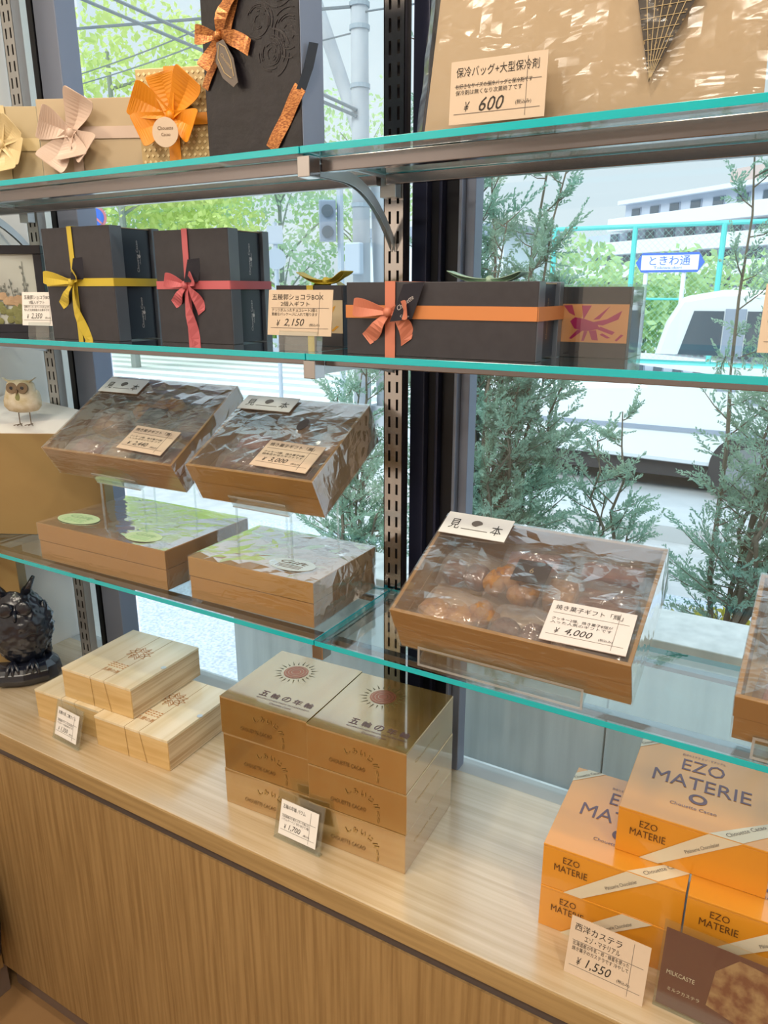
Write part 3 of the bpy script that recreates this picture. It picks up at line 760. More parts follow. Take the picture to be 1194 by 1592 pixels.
# closed wrapped boxes lying flat
def sticker(t, x, y, z, rx, ry, m, prn, label, txt):
    o = thing('oval_sticker', label, 'sticker'); place_in(t, o, (x, y, z))
    mb = MB(); mb.lathe([(1, 0), (1, .0008)], 28, Matrix.Diagonal((rx, ry, 1, 1))); s = obj('sticker_sheet', mb, m, o)
    mb = MB(); put_text(mb, txt, (-rx * .6, ry * .05, .0012), X_, Y_, rx * 1.2, ry * .5, shear=.2)
    for k in range(3): mb.box(-rx * .55, rx * .55, -ry * (.2 + .2 * k), -ry * (.15 + .2 * k), .0008, .0012)
    obj('lettering', mb, prn, s)
tcb = gift_tray('wrapped_gift_box', 'film wrapped kraft gift box with mint oval stickers lying flat on the shelf', 'x', (-1.3258, .8855, S3), .9, 0, .350, .231, .076, 11, [
    ('pink', 'wrapped cake at the near left of the flat box with mint stickers', .02, .02, .13, .08), ('tan', 'wrapped cake at the near right of the flat box with mint stickers', .19, .02, .13, .08), ('pink', 'wrapped cake at the back left of the flat box with mint stickers', .05, .12, .13, .08), ('tan', 'wrapped cake at the back right of the flat box with mint stickers', .20, .12, .13, .08)])
sticker(tcb, .060, .052, .0795, .052, .030, 'mint_sticker', 'mint_print', 'large mint oval sticker at the left of the flat kraft box', 'Gift')
sticker(tcb, .262, .034, .0795, .042, .026, 'mint_sticker', 'mint_print', 'pale mint oval sticker in the middle of the flat kraft box', 'Gift')
tdb = thing('wrapped_gift_box', 'film wrapped kraft gift box with silver oval sticker under the ¥3,000 box', 'gift box', (-.9149, .8893, S3), (0, 0, R(1.5)))
mb = MB(); mb.box(0, .262, 0, .201, 0, .042); obj('box_base', mb, 'kraft', tdb, bevel=.0008)
mb = MB(); mb.box(-.001, .263, -.001, .202, .0432, .078); obj('box_lid', mb, 'kraft_pale', tdb, bevel=.0008)
wrap(tdb, .262, .201, .078, 13, .0028)
tdb['short'] = 'x'
sticker(tdb, .190, .045, .0822, .045, .026, 'silver_sticker', 'ink_grey', 'silver oval sticker on the flat kraft box under the ¥3,000 box', 'Gift')

# acrylic risers and lipped holders
def riser(label, x0, x1, y0, y1, zf, lip_y, lip_z0, lip_h, legs=True, zb=None):
    t = thing('acrylic_riser', label, 'display stand', (0, 0, 0))
    mb = MB(); mb.box(x0, x1, lip_y, lip_y + .003, lip_z0, lip_z0 + lip_h); obj('front_lip', mb, 'acrylic', t, bevel=.0008)
    for q in (0, lip_h - .003): mb = MB(); mb.box(x0, x1, lip_y - .0008, lip_y, lip_z0 + q, lip_z0 + q + .003); obj('lip_highlight', mb, 'acrylic_highlight', t)  # pale strips added along the lip as its painted highlights
    for q in (x0, x1 - .003): mb = MB(); mb.box(q, q + .003, lip_y - .0008, lip_y, lip_z0 + .003, lip_z0 + lip_h - .003); obj('lip_highlight', mb, 'acrylic_highlight', t)
    mb = MB(); dz = (zb or zf) - zf
    vs = [(x0, lip_y, zf), (x1, lip_y, zf), (x1, y1, zf + dz), (x0, y1, zf + dz)]; mb.add(vs + [(a, b, c - .003) for a, b, c in vs], [(0, 1, 2, 3), (7, 6, 5, 4), (0, 4, 5, 1), (1, 5, 6, 2), (2, 6, 7, 3), (3, 7, 4, 0)])
    obj('sloping_plate', mb, 'acrylic', t)
    if legs:
        for lx in (x0, x1 - .004):
            mb = MB(); mb.prism([(y0, S3), (y0 + .05, S3), (y1, zf + dz - .003), (lip_y, zf - .003)], lx, lx + .004, axis='x'); obj('side_leg', mb, 'acrylic', t)
    return t
ti = math.tan(R(25.5))
riser('clear acrylic holder with a front lip under the ¥4,000 sample box', -.445, -.205, .88, 1.05, S3 + .014, .8615, S3 + .006, .030, False, S3 + .014 + .188 * ti - .004)
riser('clear acrylic holder with a front lip under the right end sample box', -.008, .25, .88, 1.05, S3 + .010, .8610, S3 + .004, .028, False, S3 + .010 + .188 * math.tan(R(23.8)) - .004)
t_ = thing('acrylic_riser', 'tall clear acrylic riser under the left tilted sample box, beside the ochre block', 'display stand')
def tall_riser(t, xa, xb, yl, zl, tilt, ext=.16):
    T = Matrix.Translation((xa, yl, zl)) @ Matrix.Rotation(R(tilt), 4, 'X'); w = xb - xa
    mb = MB(); mb.box(0, w, -.004, -.001, -.003, .022, 0, T); obj('front_lip', mb, 'acrylic', t)
    mb = MB(); mb.box(0, w, -.001, ext, -.0045, -.0015, 0, T); obj('sloping_plate', mb, 'acrylic', t)
    for fx in (.0, w - .003):
        for yy in (.0, ext - .004):
            mb = MB(); p = T @ Vector((fx, yy, -.005)); mb.box(p.x, p.x + .003, p.y, p.y + .003, S3, p.z); obj('leg', mb, 'acrylic', t)
    mb = MB(); mb.box(0, w, -.0045, -.0035, .019, .0225, 0, T); obj('lip_highlight', mb, 'acrylic_highlight', t)  # highlight along the lip, added as a pale strip
    mb = MB(); mb.box(0, w, -.0045, -.0035, -.0035, -.001, 0, T); obj('lip_highlight', mb, 'acrylic_highlight', t)
tall_riser(t_, -1.195, -1.075, .9395, EYE - .357, 31.3)
t2_ = thing('acrylic_riser', 'tall clear acrylic riser under the middle tilted sample box, beside the chrome post', 'display stand')
tall_riser(t2_, -.840, -.720, .9307, EYE - .3521, 27.4)

# ------------------------------------------------------------------ left end: ochre block with the little owl, pedestal, black owl
pl = thing('display_block', 'large ochre card block with a white top at the left end of the lowest shelf', 'display block')
fp = [(-1.685, .880), (-1.592 + .04, .919), (-1.352, 1.036), (-1.402, 1.100), (-1.685, 1.100)]
mb = MB(); zt = [EYE - .302, EYE - .298, EYE - .297, EYE - .270, EYE - .262]
fp = [(-1.692, .866), (-1.322, 1.053), (-1.352, 1.100), (-1.692, 1.100)]; zt = [EYE - .297, EYE - .297, EYE - .268, EYE - .242]
vs = [(x, y, S3 + .001) for x, y in fp] + [(x, y, z) for (x, y), z in zip(fp, zt)]
mb.add(vs, [(3, 2, 1, 0), (0, 1, 5, 4), (1, 2, 6, 5), (2, 3, 7, 6), (3, 0, 4, 7)]); obj('card_body', mb, 'ochre', pl)
mb = MB(); mb.add([(x, y, z) for (x, y), z in zip(fp, zt)] + [(x, y, z + .002) for (x, y), z in zip(fp, zt)], [(3, 2, 1, 0), (4, 5, 6, 7), (0, 1, 5, 4), (1, 2, 6, 5), (2, 3, 7, 6), (3, 0, 4, 7)])
obj('white_top', mb, 'white_paper', pl)
pd = box('pedestal', (-.075, 0, 0, .05, 0, .355), 'ochre', None, loc=(-1.579, .985, CT), rot=(0, 0, R(36)), bevel=.001)
tag(pd, 'tall ochre card pedestal behind the black owl', 'pedestal')

bx, by, bz = -1.482, .995, EYE - .282
ow = thing('owl_ornament', 'small cream owl ornament with spectacles standing on the ochre block', 'ornament', (bx, by, bz), (0, 0, R(30)))
mb = MB(); n = 16; vs = []
prof = [(.012, .028), (.028, .032), (.0355, .042), (.0355, .054), (.031, .068), (.0275, .080), (.026, .090), (.020, .096), (.004, .098)]
mb.lathe(prof, 24, Matrix.Diagonal((1.12, .62, 1, 1))); obj('body', mb, 'owl_cream', ow, smooth=True)
for sx in (-1, 1):
    w_ = MB(); blob(w_, (sx * .032, .004, .055), .006, .012, .020, 3, 0, .2, 10); obj('wing', w_, 'owl_cream', ow, smooth=True)
    w_ = MB(); w_.tube([(sx * .012, 0, .031), (sx * .012, 0, .002)], .0011, 6)
    for a in (-.6, 0, .6): w_.tube([(sx * .012, 0, .0025), (sx * .012 + math.sin(a) * .016, -math.cos(a) * .014, .0012)], .0009, 5)
    w_.tube([(sx * .012, 0, .0025), (sx * .012, .010, .0012)], .0009, 5)
    obj('leg', w_, 'wire', ow)
    w_ = MB(); T = Matrix.Translation((sx * .0115, -.0165, .082)) @ Matrix.Rotation(R(80), 4, 'X')
    w_.lathe([(.0102, -.002), (.0115, -.002), (.0115, .002), (.0102, .002)], 20, T); obj('spectacle_ring', w_, 'wire', ow)
    w_ = MB(); w_.lathe([(.009, -.0015), (.009, .0012), (.004, .002)], 18, T); e1 = obj('eye_disc', w_, 'owl_cream', ow)
    w_ = MB(); w_.lathe([(.0035, .0005), (.0035, .0035)], 12, T); obj('pupil', w_, 'frame_black', e1)
    w_ = MB(); w_.prism([(sx * .006, .094), (sx * .030, .099), (sx * .036, .103), (sx * .018, .090)][::sx], -.008, .004, axis='y'); obj('ear_tuft', w_, 'owl_cream', ow)
w_ = MB(); w_.prism([(-.003, .079), (.003, .079), (0, .066)], -.023, -.017, axis='y'); obj('beak', w_, 'wire', ow)
w_ = MB(); blob(w_, (0, -.0195, .062), .006, .003, .010, 2, 0, .3, 8); obj('chest_leaf', w_, 'art_green', ow)

# black resin owl on a log, beside the wall
bo = thing('owl_statue', 'glossy black owl statue with carved feathers perched on a log beside the wall', 'statue', (-1.605, .990, CT), (0, 0, R(48)))
base = MB()
base.lathe([(.072, 0), (.078, .006), (.074, .035), (.06, .05)], 14, Matrix.Diagonal((1.05, .8, 1, 1)))
base.tube([(-.055, -.04, .025), (.0, -.05, .026), (.05, -.035, .025)], .024, 10)
obj('log_base', base, 'owl_black', bo, bevel=.002)
bm = bmesh.new(); bmesh.ops.create_icosphere(bm, subdivisions=5, radius=1)
for v in bm.verts:
    z = v.co.z; t01 = (z + 1) / 2
    r = .050 + .022 * math.sin(min(1, t01 * 1.15) * math.pi * .75) - .020 * max(0, t01 - .62) * 2
    a = math.atan2(v.co.y, v.co.x); hr = math.sqrt(max(0, 1 - z * z)) ** .7
    row = t01 * 15; ph = (int(row) % 2) * .5
    scal = abs(math.sin((a * 11 / 2) + ph * math.pi)) * (row - int(row))
    k = 1 + .10 * scal
    v.co = Vector((math.cos(a) * r * hr * 1.0 * k, math.sin(a) * r * hr * .85 * k, .035 + t01 * .205))
me = bpy.data.meshes.new('body'); bm.to_mesh(me); bm.free()
obj('body', me, 'owl_black', bo, smooth=True)
for sx in (-1, 1):
    w_ = MB()
    for k in range(7):
        T = Matrix.Translation((sx * (.056 - .001 * k), .012 + .004 * k, .175 - .019 * k)) @ Matrix.Rotation(R(18 * sx), 4, 'Y') @ Matrix.Rotation(R(-14), 4, 'X')
        for q in range(3): blob(w_, T @ Vector((0, -.022 + q * .019, -.006 * q)), .010, .013, .022, k + q, 0, .15, 10)
    for k in range(5): w_.tube([(sx * .050, .004 + .011 * k, .085), (sx * .046, .020 + .014 * k, .050), (sx * .036, .04 + .013 * k, .028)], .007, 6, 0, .004)
    obj('wing', w_, 'owl_black', bo, smooth=True)
    w_ = MB(); w_.tube([(sx * .022, -.012, .225), (sx * .034, -.016, .245), (sx * .046, -.018, .268)], .011, 8, 0, .004); obj('ear_tuft', w_, 'owl_black', bo, smooth=True)
    w_ = MB(); w_.lathe([(.017, -.003), (.019, 0), (.016, .004), (.008, .006)], 18, Matrix.Translation((sx * .020, -.050, .200)) @ Matrix.Rotation(R(85), 4, 'X')); obj('eye', w_, 'owl_black', bo, smooth=True)
    w_ = MB()
    for a in (-.5, 0, .5): w_.tube([(sx * .022, -.035, .058), (sx * .022 + a * .02, -.058, .052), (sx * .022 + a * .03, -.066, .036)], .006, 7, 0, .003)
    obj('talon', w_, 'owl_black', bo, smooth=True)
w_ = MB(); w_.tube([(0, -.052, .195), (0, -.066, .185), (0, -.063, .172)], .006, 8, 0, .002); obj('beak', w_, 'owl_black', bo, smooth=True)
oc = box('small_card', (0, .04, 0, .001, 0, .03), 'white_paper', None, loc=(-1.640, .868, CT), rot=(R(-12), R(30), R(12)))
tag(oc, 'corner of a white card in front of the black owl', 'card')

# ------------------------------------------------------------------ wooden boxes on the counter
def burn_flower(mb, cx, cy, z, s, seed):
    rnd = random.Random(seed)
    for ring, (n, r0, r1) in enumerate(((6, .25, .55), (8, .55, .8), (10, .8, 1.05))):
        for k in range(n):
            a = 2 * math.pi * (k + .5 * (ring % 2)) / n; b = math.pi / n
            P = lambda r, t: Vector((cx + math.cos(t) * r * s, cy + math.sin(t) * r * s * .9, z))
            pts = [P(r0 * .8, a - b), P(r1, a), P(r0 * .8, a + b)]
            for p, q in ((pts[0], pts[1]), (pts[1], pts[2])):
                d = (q - p).normalized(); nn = Vector((-d.y, d.x, 0)) * .0006
                mb.add([p - nn, q - nn, q + nn, p + nn], [(0, 1, 2, 3)])
def wood_box(label, loc, yaw, w=.201, d=.209, h=.070):
    t = thing('wooden_box', label, 'wooden box', loc, (0, 0, R(yaw)), group='pale wooden cake boxes')
    box('box_body', (0, w, 0, d, 0, h - .006), ['pine_wood'], t, bevel=.0008)
    box('side_board', (w, w + .0008, .002, d - .002, .001, h - .007), 'pine_edge', t)
    box('sliding_lid', (-.0005, w + .0005, -.0005, d, h - .0058, h), 'pine_top', t, bevel=.0006)
    mb = MB()
    for xx in (.086, .126): mb.box(xx, xx + .0007, .0, d, h, h + .0003)
    mb.box(.052, .086, -.0008, -.0004, 0, h * .95); mb.v = mb.v[:-8]; mb.f = mb.f[:-6]; mb.m = mb.m[:-6]
    for xx, lean in ((.086, .004), (.126, .014)):
        mb.add([(xx, -.0009, h), (xx + .0011, -.0009, h), (xx + lean + .0011, -.0009, 0), (xx + lean, -.0009, 0)], [(0, 1, 2, 3)])
    obj('groove_line', mb, 'groove', t)
    mb = MB(); burn_flower(mb, .105, .125, h + .0006, .030, 1)
    for k in range(3):
        for j in range(6): mb.box(.080 + j * .008, .085 + j * .008, .055 + k * .007, .0565 + k * .007 + (j % 2) * .001, h, h + .0005)
    put_text(mb, '五勝の蒸', (.083, .034, h + .0006), X_, Y_, .045, .012)
    obj('burned_print', mb, 'burn_mark', t, kind='stuff')
    mb = MB(); mb.lathe([(.006, 0), (.006, .0012)], 14, Matrix.Translation((w - .003, .10, h - .0005))); obj('brass_pin', mb, 'steel', t)
    return t
wood_box('pale wooden box lying on top of the other two', (-1.3316, .8984, CT + .0705), 2.9)
wood_box('pale wooden box at the bottom left of the pile, mostly covered', (-1.418, .884, CT), 2.8)
wood_box('pale wooden box at the bottom right of the pile with a burned flower', (-1.2135, .878, CT), 2.8)

# ------------------------------------------------------------------ gold boxes, two columns of three
def gold_box(label, loc, yaw, w, d, h, top):
    t = thing('gold_box', label, 'box', loc, (0, 0, R(yaw)), group='gold cake boxes in two stacks')
    box('box_body', (0, w, 0, d, 0, h - .0022), 'gold_box', t, bevel=.0008)
    box('lid_flap', (0, w, -.0006, d, h - .0018, h), 'gold_box', t, bevel=.0006)
    for mat_, off in (('brown_text', .0009), ('gold_box_emboss', 0)):          # raised characters: relief painted on as a lit stroke over an offset shade copy
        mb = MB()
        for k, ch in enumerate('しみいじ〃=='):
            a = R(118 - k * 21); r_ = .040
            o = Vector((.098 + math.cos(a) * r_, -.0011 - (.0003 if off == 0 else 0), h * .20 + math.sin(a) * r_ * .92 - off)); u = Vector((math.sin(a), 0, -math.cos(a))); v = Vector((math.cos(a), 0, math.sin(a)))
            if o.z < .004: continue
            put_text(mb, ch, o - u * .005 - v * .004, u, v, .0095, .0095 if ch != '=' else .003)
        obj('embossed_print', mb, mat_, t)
    lettering(t, [('CHOUETTE CACAO', (.044, -.0012, h * .24), X_, Z_, .068, .0072)], 'brown_text')
    if top:
        mb = MB(); c = (.076, .134)
        for k in range(22):
            a = 2 * math.pi * k / 22; r0, r1 = .029, .044 if k % 2 == 0 else .039; n_ = Vector((-math.sin(a), math.cos(a), 0)) * .0013; D = Vector((math.cos(a), math.sin(a), 0)); C = Vector((c[0], c[1], h + .0004))
            mb.add([C + D * r0 - n_, C + D * r1, C + D * r0 + n_], [(0, 1, 2)])
        obj('sun_rays', mb, 'sun_gold', t)
        mb = MB(); n = 32
        mb.add([(c[0] + .0235 * math.cos(2 * math.pi * i / n), c[1] + .0235 * math.sin(2 * math.pi * i / n), h + .0004) for i in range(n)], [tuple(range(n))])
        dsc = obj('sun_disc', mb, 'sun_copper', t)
        mb = MB()
        for q in (.35, .6, .85):
            for i in range(24):
                a0, a1 = 2 * math.pi * i / 24, 2 * math.pi * (i + 1) / 24; r0, r1 = .0235 * q, .0235 * q + .0007
                mb.add([(c[0] + r0 * math.cos(a0), c[1] + r0 * math.sin(a0), h + .0007), (c[0] + r1 * math.cos(a0), c[1] + r1 * math.sin(a0), h + .0007), (c[0] + r1 * math.cos(a1), c[1] + r1 * math.sin(a1), h + .0007), (c[0] + r0 * math.cos(a1), c[1] + r0 * math.sin(a1), h + .0007)], [(0, 1, 2, 3)])
        obj('ring_line', mb, 'gold_box', dsc)
        lettering(t, [(ch, (.060 + i * .0235, .036, h + .0005), X_, Y_, .017, .016) for i, ch in enumerate('五輪の年輪')] + [('BAUMKUCHEN MADE IN HOKKAIDO', (.062, .027, h + .0005), X_, Y_, .11, .0035), ('Chouette Cacao', (.095, .018, h + .0005), X_, Y_, .045, .005)], 'purple_ink')
    # faint vertical monogram on the right side
    mb = MB(); put_text(mb, 'Chouette Cacao', (w + .0006, d * .18, h * .48), Y_, Z_, d * .5, .006); obj('side_lettering', mb, 'gold_box_emboss', t)
    return t
lv = ['bottom', 'middle', 'top']
for k in range(3):
    gold_box('gold cake box at the %s of the left stack' % lv[k], (-.8524 + (.002 if k == 1 else 0), .8767 - (.001 if k == 2 else 0), CT + .0752 * k), 3.0 + (.7 if k == 1 else 0), .186, .196, .0748, k == 2)
for k in range(3):
    gold_box('gold cake box at the %s of the right stack' % lv[k], (-.6606 + (.001 if k == 1 else 0), .8756, CT + .0765 * k), 3.0 - (.4 if k == 0 else 0), .186, .195, .0761, k == 2)

# ------------------------------------------------------------------ orange boxes
def orange_box(label, loc, yaw, top=True, w=.196, d=.204, h=.0735):
    t = thing('orange_box', label, 'box', loc, (0, 0, R(yaw)), group='orange cake boxes with white bands')
    box('box_body', (0, w, 0, d, 0, h - .004), 'orange_box', t, bevel=.0008)
    box('lid_flap', (0, w, -.0006, d, h - .0036, h), 'orange_box', t, bevel=.0006)
    e = .0005
    bd = None
    for pts, side in (([(.034, 0), (.060, 0), (.160, h), (.118, h)], 'f'), ([(.118, 0), (.160, 0), (w, .035), (w, .064)], 't'), ([(0, d - .042), (.045, d), (.018, d), (0, d - .018)], 't')):
        mb = MB(); mb.add([(a, -.0011, b) if side == 'f' else (a, b, h + e) for a, b in pts], [(0, 1, 2, 3)]); q_ = obj('white_band', mb, 'band_white', t); bd = bd or q_
    mb = MB(); u = Vector((.100, 0, h)).normalized(); v = Vector((-u.z, 0, u.x))
    put_text(mb, 'Pâtisserie Chocolatier', (.094, -.0016, .031), u, v, .050, .0055)
    u = Vector((.036, .034, 0)).normalized(); v = Vector((-u.y, u.x, 0))
    put_text(mb, 'Chouette Cacao', (.142, .003, h + e * 2), u, v, .062, .007)
    u = Vector((.045, .042, 0)).normalized(); v = Vector((-u.y, u.x, 0))
    put_text(mb, 'Chouette Cacao', (.003, d - .034, h + e * 2), u, v, .048, .006)
    obj('band_lettering', mb, 'ink_grey', bd)
    lettering(t, [('EZO', (.030, -.0012, .050), X_, Z_, .024, .011), ('MATERIE', (.018, -.0012, .034), X_, Z_, .048, .0115)], 'brown_ink')
    if top:
        lettering(t, [('EZO', (.066, .132, h + .0006), X_, Y_, .060, .030), ('MATERIE', (.030, .088, h + .0006), X_, Y_, .135, .030), ('西洋カステラ エゾ・マテリアル', (.063, .170, h + .0006), X_, Y_, .062, .006),
                      ('Chouette Cacao', (.062, .040, h + .0006), X_, Y_, .062, .007)], 'purple_ink')
        mb = MB(); n = 28
        for i in range(n):
            a0, a1 = 2 * math.pi * i / n, 2 * math.pi * (i + 1) / n
            def q(r, a, ox=0): return (.097 + r * math.cos(a), .066 + r * math.sin(a) * .95 + ox, h + .0006)
            mb.add([q(.0075, a0, .001), q(.0125, a0), q(.0125, a1), q(.0075, a1, .001)], [(0, 1, 2, 3)])
        obj('ring_print', mb, 'purple_ink', t)
    return t
orange_box('orange cake box at the bottom of the left stack', (-.2527, .9006, CT), 2.0)
orange_box('orange cake box at the top of the left stack, half covered', (-.2527, .9006, CT + .0738), 2.0)
orange_box('orange cake box at the bottom of the right stack, behind the maroon leaflet', (-.0545, .902, CT), 1.7)
orange_box('orange cake box of the right stack, second from the counter', (-.0542, .903, CT + .0738), 1.7)
orange_box('orange cake box resting across both stacks', (-.1600, .9399, CT + .1478), 1.7)

# maroon leaflet in an acrylic holder
lf = thing('leaflet_stand', 'maroon product leaflet in a clear acrylic holder at the bottom right corner', 'leaflet', (-.072, .850, CT), (R(-12), 0, R(-1)))
box('acrylic_plate', (-.003, .17, -.002, .0005, 0, .124), 'acrylic', lf); box('acrylic_foot', (-.003, .17, .0, .03, 0, .003), 'acrylic', lf)
ls = box('leaflet_sheet', (0, .165, .001, .002, .004, .112), 'leaflet_maroon', lf)
mb = MB(); mb.prism([(.06, .03), (.165, .006), (.165, .1), (.09, .106), (.065, .08)], .0002, .0008, axis='y'); obj('biscuit_photo', mb, 'leaflet_photo', ls)
lettering(ls, [('MILKCASTE', (.008, .0002, .050), X_, Z_, .035, .006), ('ミルクカステラ', (.012, .0002, .028), X_, Z_, .04, .005)], 'band_white')

# ------------------------------------------------------------------ top shelf: ribboned boxes and cool bag
Zt = S1
def gift(name, label, loc, yaw, w, d, h, m):
    t = thing(name, label, 'gift box', loc, (0, 0, R(yaw)))
    box('box_body', (0, w, 0, d, 0, h), m, t, bevel=.001)
    return t
gp = gift('gift_box', 'gold patterned gift box with a large orange bow', (-.934, .878, Zt), 20, .124, .05, .131, 'gold_pattern')
mb = MB(); 
for i in range(14):
    for j in range(15):
        x = .006 + i * .0084 + (j % 2) * .0042; z = .006 + j * .0084; mb.prism([(x - .0026, z), (x, z - .0026), (x + .0026, z), (x, z + .0026)], -.0012, 0, axis='y')
obj('diamond_pattern', mb, 'gold_pattern_pip', gp, kind='stuff')
mb = MB(); mb.box(.046, .064, -.0024, -.0013, 0, .132); mb.box(.0, .124, -.0034, -.0024, .054, .070); obj('ribbon', mb, 'orange_ribbon', gp)
bow(gp, (.055, -.004, .066), X_, Z_, -Y_, [(R(155), .056, .020), (R(48), .062, .022), (R(205), .052, .018), (R(335), .045, .018), (R(100), .055, .010)], [], .020, 'orange_ribbon', .007)
mb = MB(); mb.lathe([(.020, 0), (.020, .001)], 26, Matrix.Translation((.055, -.030, .040)) @ Matrix.Rotation(R(90), 4, 'X')); s_ = obj('round_tag', mb, 'card_paper', gp)
lettering(s_, [('Chouette', (.044, -.0315, .043), X_, Z_, .024, .005), ('Cacao', (.049, -.0315, .035), X_, Z_, .014, .004)], 'brown_text')
iv = gift('gift_box', 'ivory gift box with a blush organza bow', (-1.168, .880, Zt), 25, .175, .05, .118, 'ivory_box')
mb = MB(); mb.box(0, .175, -.002, -.001, .058, .076); mb.box(.055, .072, -.003, -.002, 0, .119); obj('ribbon', mb, 'blush_ribbon', iv)
bow(iv, (.058, -.004, .066), X_, Z_, -Y_, [(R(60), .060, .022), (R(160), .045, .02), (R(235), .060, .02), (R(320), .045, .02), (R(280), .04, .02)], [], .022, 'blush_ribbon', .007)
cr = gift('gift_box', 'cream gift box with a cream bow at the left end of the top shelf', (-1.345, .860, Zt), 28, .135, .05, .122, 'cream_box')
mb = MB(); mb.box(0, .135, -.002, -.001, .052, .072); mb.box(.055, .080, -.003, -.002, 0, .123); obj('ribbon', mb, 'cream_ribbon', cr)
bow(cr, (.070, -.004, .062), X_, Z_, -Y_, [(R(40 + 60 * k), .045, .02) for k in range(6)], [], .018, 'cream_ribbon', .007)

eb = gift('gift_box', 'tall black embossed gift box with diagonal copper ribbons and a leaf shaped tag', (-.8085, .888, Zt), 0, .166, .052, .30, 'emboss_black')
box('side_sheen', (.166, .1668, .001, .051, .001, .299), 'mullion_grey', eb)  # black side overlaid in pale blue-grey, a reflection put into colour
rnd = random.Random(8); mb = MB()
for k in range(170):                                            # raised arcs of the embossing
    cx, cz = rnd.choice([(.10, .16), (.135, .20), (.12, .12), (.06, .22), (.14, .26), (.09, .25), (.15, .14)]); r = rnd.uniform(.005, .03); a0 = rnd.uniform(0, 6.28); L = rnd.uniform(.4, 1.2)
    pts = [(cx + r * math.cos(a0 + L * i / 6), -.0004, cz + r * math.sin(a0 + L * i / 6)) for i in range(7)]
    if all(.08 < p[0] < .163 or (p[2] > .17 and .005 < p[0] < .163) for p in pts): mb.tube(pts, .0008, 4)
obj('embossed_relief', mb, 'emboss_line', eb, kind='stuff')
def diag(p, q, w, y, m, nm):
    mb = MB(); P = Vector((p[0], y, p[1])); Q = Vector((q[0], y, q[1])); d = (Q - P).normalized(); s_ = Vector((-d.z, 0, d.x)) * w
    mb.ribbon([P + (Q - P) * i / 10 + Vector((0, -.001 * math.sin(i / 10 * 9.4), 0)) for i in range(11)], [s_] * 11, .001); return obj(nm, mb, m, eb)
diag((.115, .005), (.1665, .075), .010, -.002, 'copper_ribbon', 'ribbon')
diag((.040, .150), (.072, .235), .013, -.003, 'copper_ribbon', 'ribbon')
diag((.002, .092), (.040, .150), .006, -.002, 'copper_ribbon', 'ribbon')
mb = MB(); mb.ribbon([(.1675, -.002, .072), (.172, .010, .10), (.174, .02, .13)], [Vector((.003, .006, 0))] * 3, .001); obj('ribbon_fold', mb, 'navy_card', eb)
bow(eb, (.038, -.006, .150), X_, Z_, -Y_, [(R(172), .034, .010), (R(238), .044, .010)], [(R(-22), .052, .004), (R(60), .062, .004)], .010, 'copper_ribbon', .006)
mb = MB(); mb.prism([(0, 0), (.012, .002), (.028, -.022), (.034, -.052), (.026, -.057), (.008, -.044), (-.004, -.022)], 0, .001, axis='y')
tg = obj('leaf_tag', mb, 'ink_grey', eb, loc=(.036, -.012, .142))
mb = MB(); mb.ribbon([(.004, -.0008, -.004), (.002, -.0008, -.02), (.012, -.0008, -.038), (.024, -.0008, -.046)], [Vector((.0005, 0, .0003))] * 4, .0004)
mb.ribbon([(.006, -.0008, -.002), (.016, -.0008, -.008), (.024, -.0008, -.024), (.028, -.0008, -.044)], [Vector((.0005, 0, .0003))] * 4, .0004)
put_text(mb, 'Chouette', (.006, -.0008, -.016), Vector((.66, 0, -.75)), Vector((.75, 0, .66)), .026, .004); obj('lettering', mb, 'gold_foil_text', tg)

cb = thing('cool_bag', 'beige insulated cool bag with a printed black cone, wrapped in clear film', 'bag', (-.475, .893, Zt), (0, 0, 0))
mb = MB(); W0, H0 = .385, .27; n = 16; vs = []
for side in (0, 1):
    for j in range(n + 1):
        for i in range(n + 1):
            u, v = i / n, j / n; puff = (math.sin(math.pi * u) * math.sin(math.pi * (.1 + .8 * v))) ** .4 * .016
            x = (u * (W0 - .04 * v) + .030 * v); vs.append((x, .022 + (-puff if side == 0 else puff) + .012 * v, v * H0))
a = n + 1
mb.add(vs, [(j * a + i, j * a + i + 1, (j + 1) * a + i + 1, (j + 1) * a + i) for j in range(n) for i in range(n)] + [(a * a + j * a + i + 1, a * a + j * a + i, a * a + (j + 1) * a + i, a * a + (j + 1) * a + i + 1) for j in range(n) for i in range(n)])
obj('bag_body', mb, 'bag_cloth', cb, smooth=True)
mb = MB(); vs = []; n = 30; rnd = random.Random(2)
for side in (0, 1):
    for j in range(n + 1):
        for i in range(n + 1):
            u, v = i / n, j / n; e = (math.sin(math.pi * u)) ** .3
            q = noise.noise(Vector((u * 9 + v * 4, v * 7, side * 5))) * .004 + abs(noise.noise(Vector((u * 22, v * 5, 3)))) * .004
            x = -.012 + u * (W0 + .03 - .03 * v) + .028 * v
            vs.append((x, .026 + (-1 if side == 0 else 1) * (.026 * e + q * (1 if side == 0 else 1)) + .010 * v, v * (H0 + .01)))
a = n + 1
mb.add(vs, [(s * a * a + j * a + i, s * a * a + j * a + i + 1, s * a * a + (j + 1) * a + i + 1, s * a * a + (j + 1) * a + i) for s in (0, 1) for j in range(n) for i in range(n)])
obj('plastic_wrap', mb, 'cloth_film', cb, smooth=False)
cn = MB(); cz0, cx0 = .030, .2745
cn.add([(cx0, -.0008, cz0), (.320, -.0008, .112), (.305, -.0008, .128), (.270, -.0008, .128), (.255, -.0008, .112)], [(0, 1, 2, 3, 4)])
cp = obj('cone_print', cn, 'cone_black', cb, loc=(0, .0045, 0))
cn = MB()
for k in range(1, 9):
    f_ = k / 9; zz = cz0 + (.118 - cz0) * f_; xa = cx0 + (.255 - cx0) * f_; xb = cx0 + (.320 - cx0) * f_; cn.box(xa, xb, -.0016, -.0010, zz, zz + .0005)
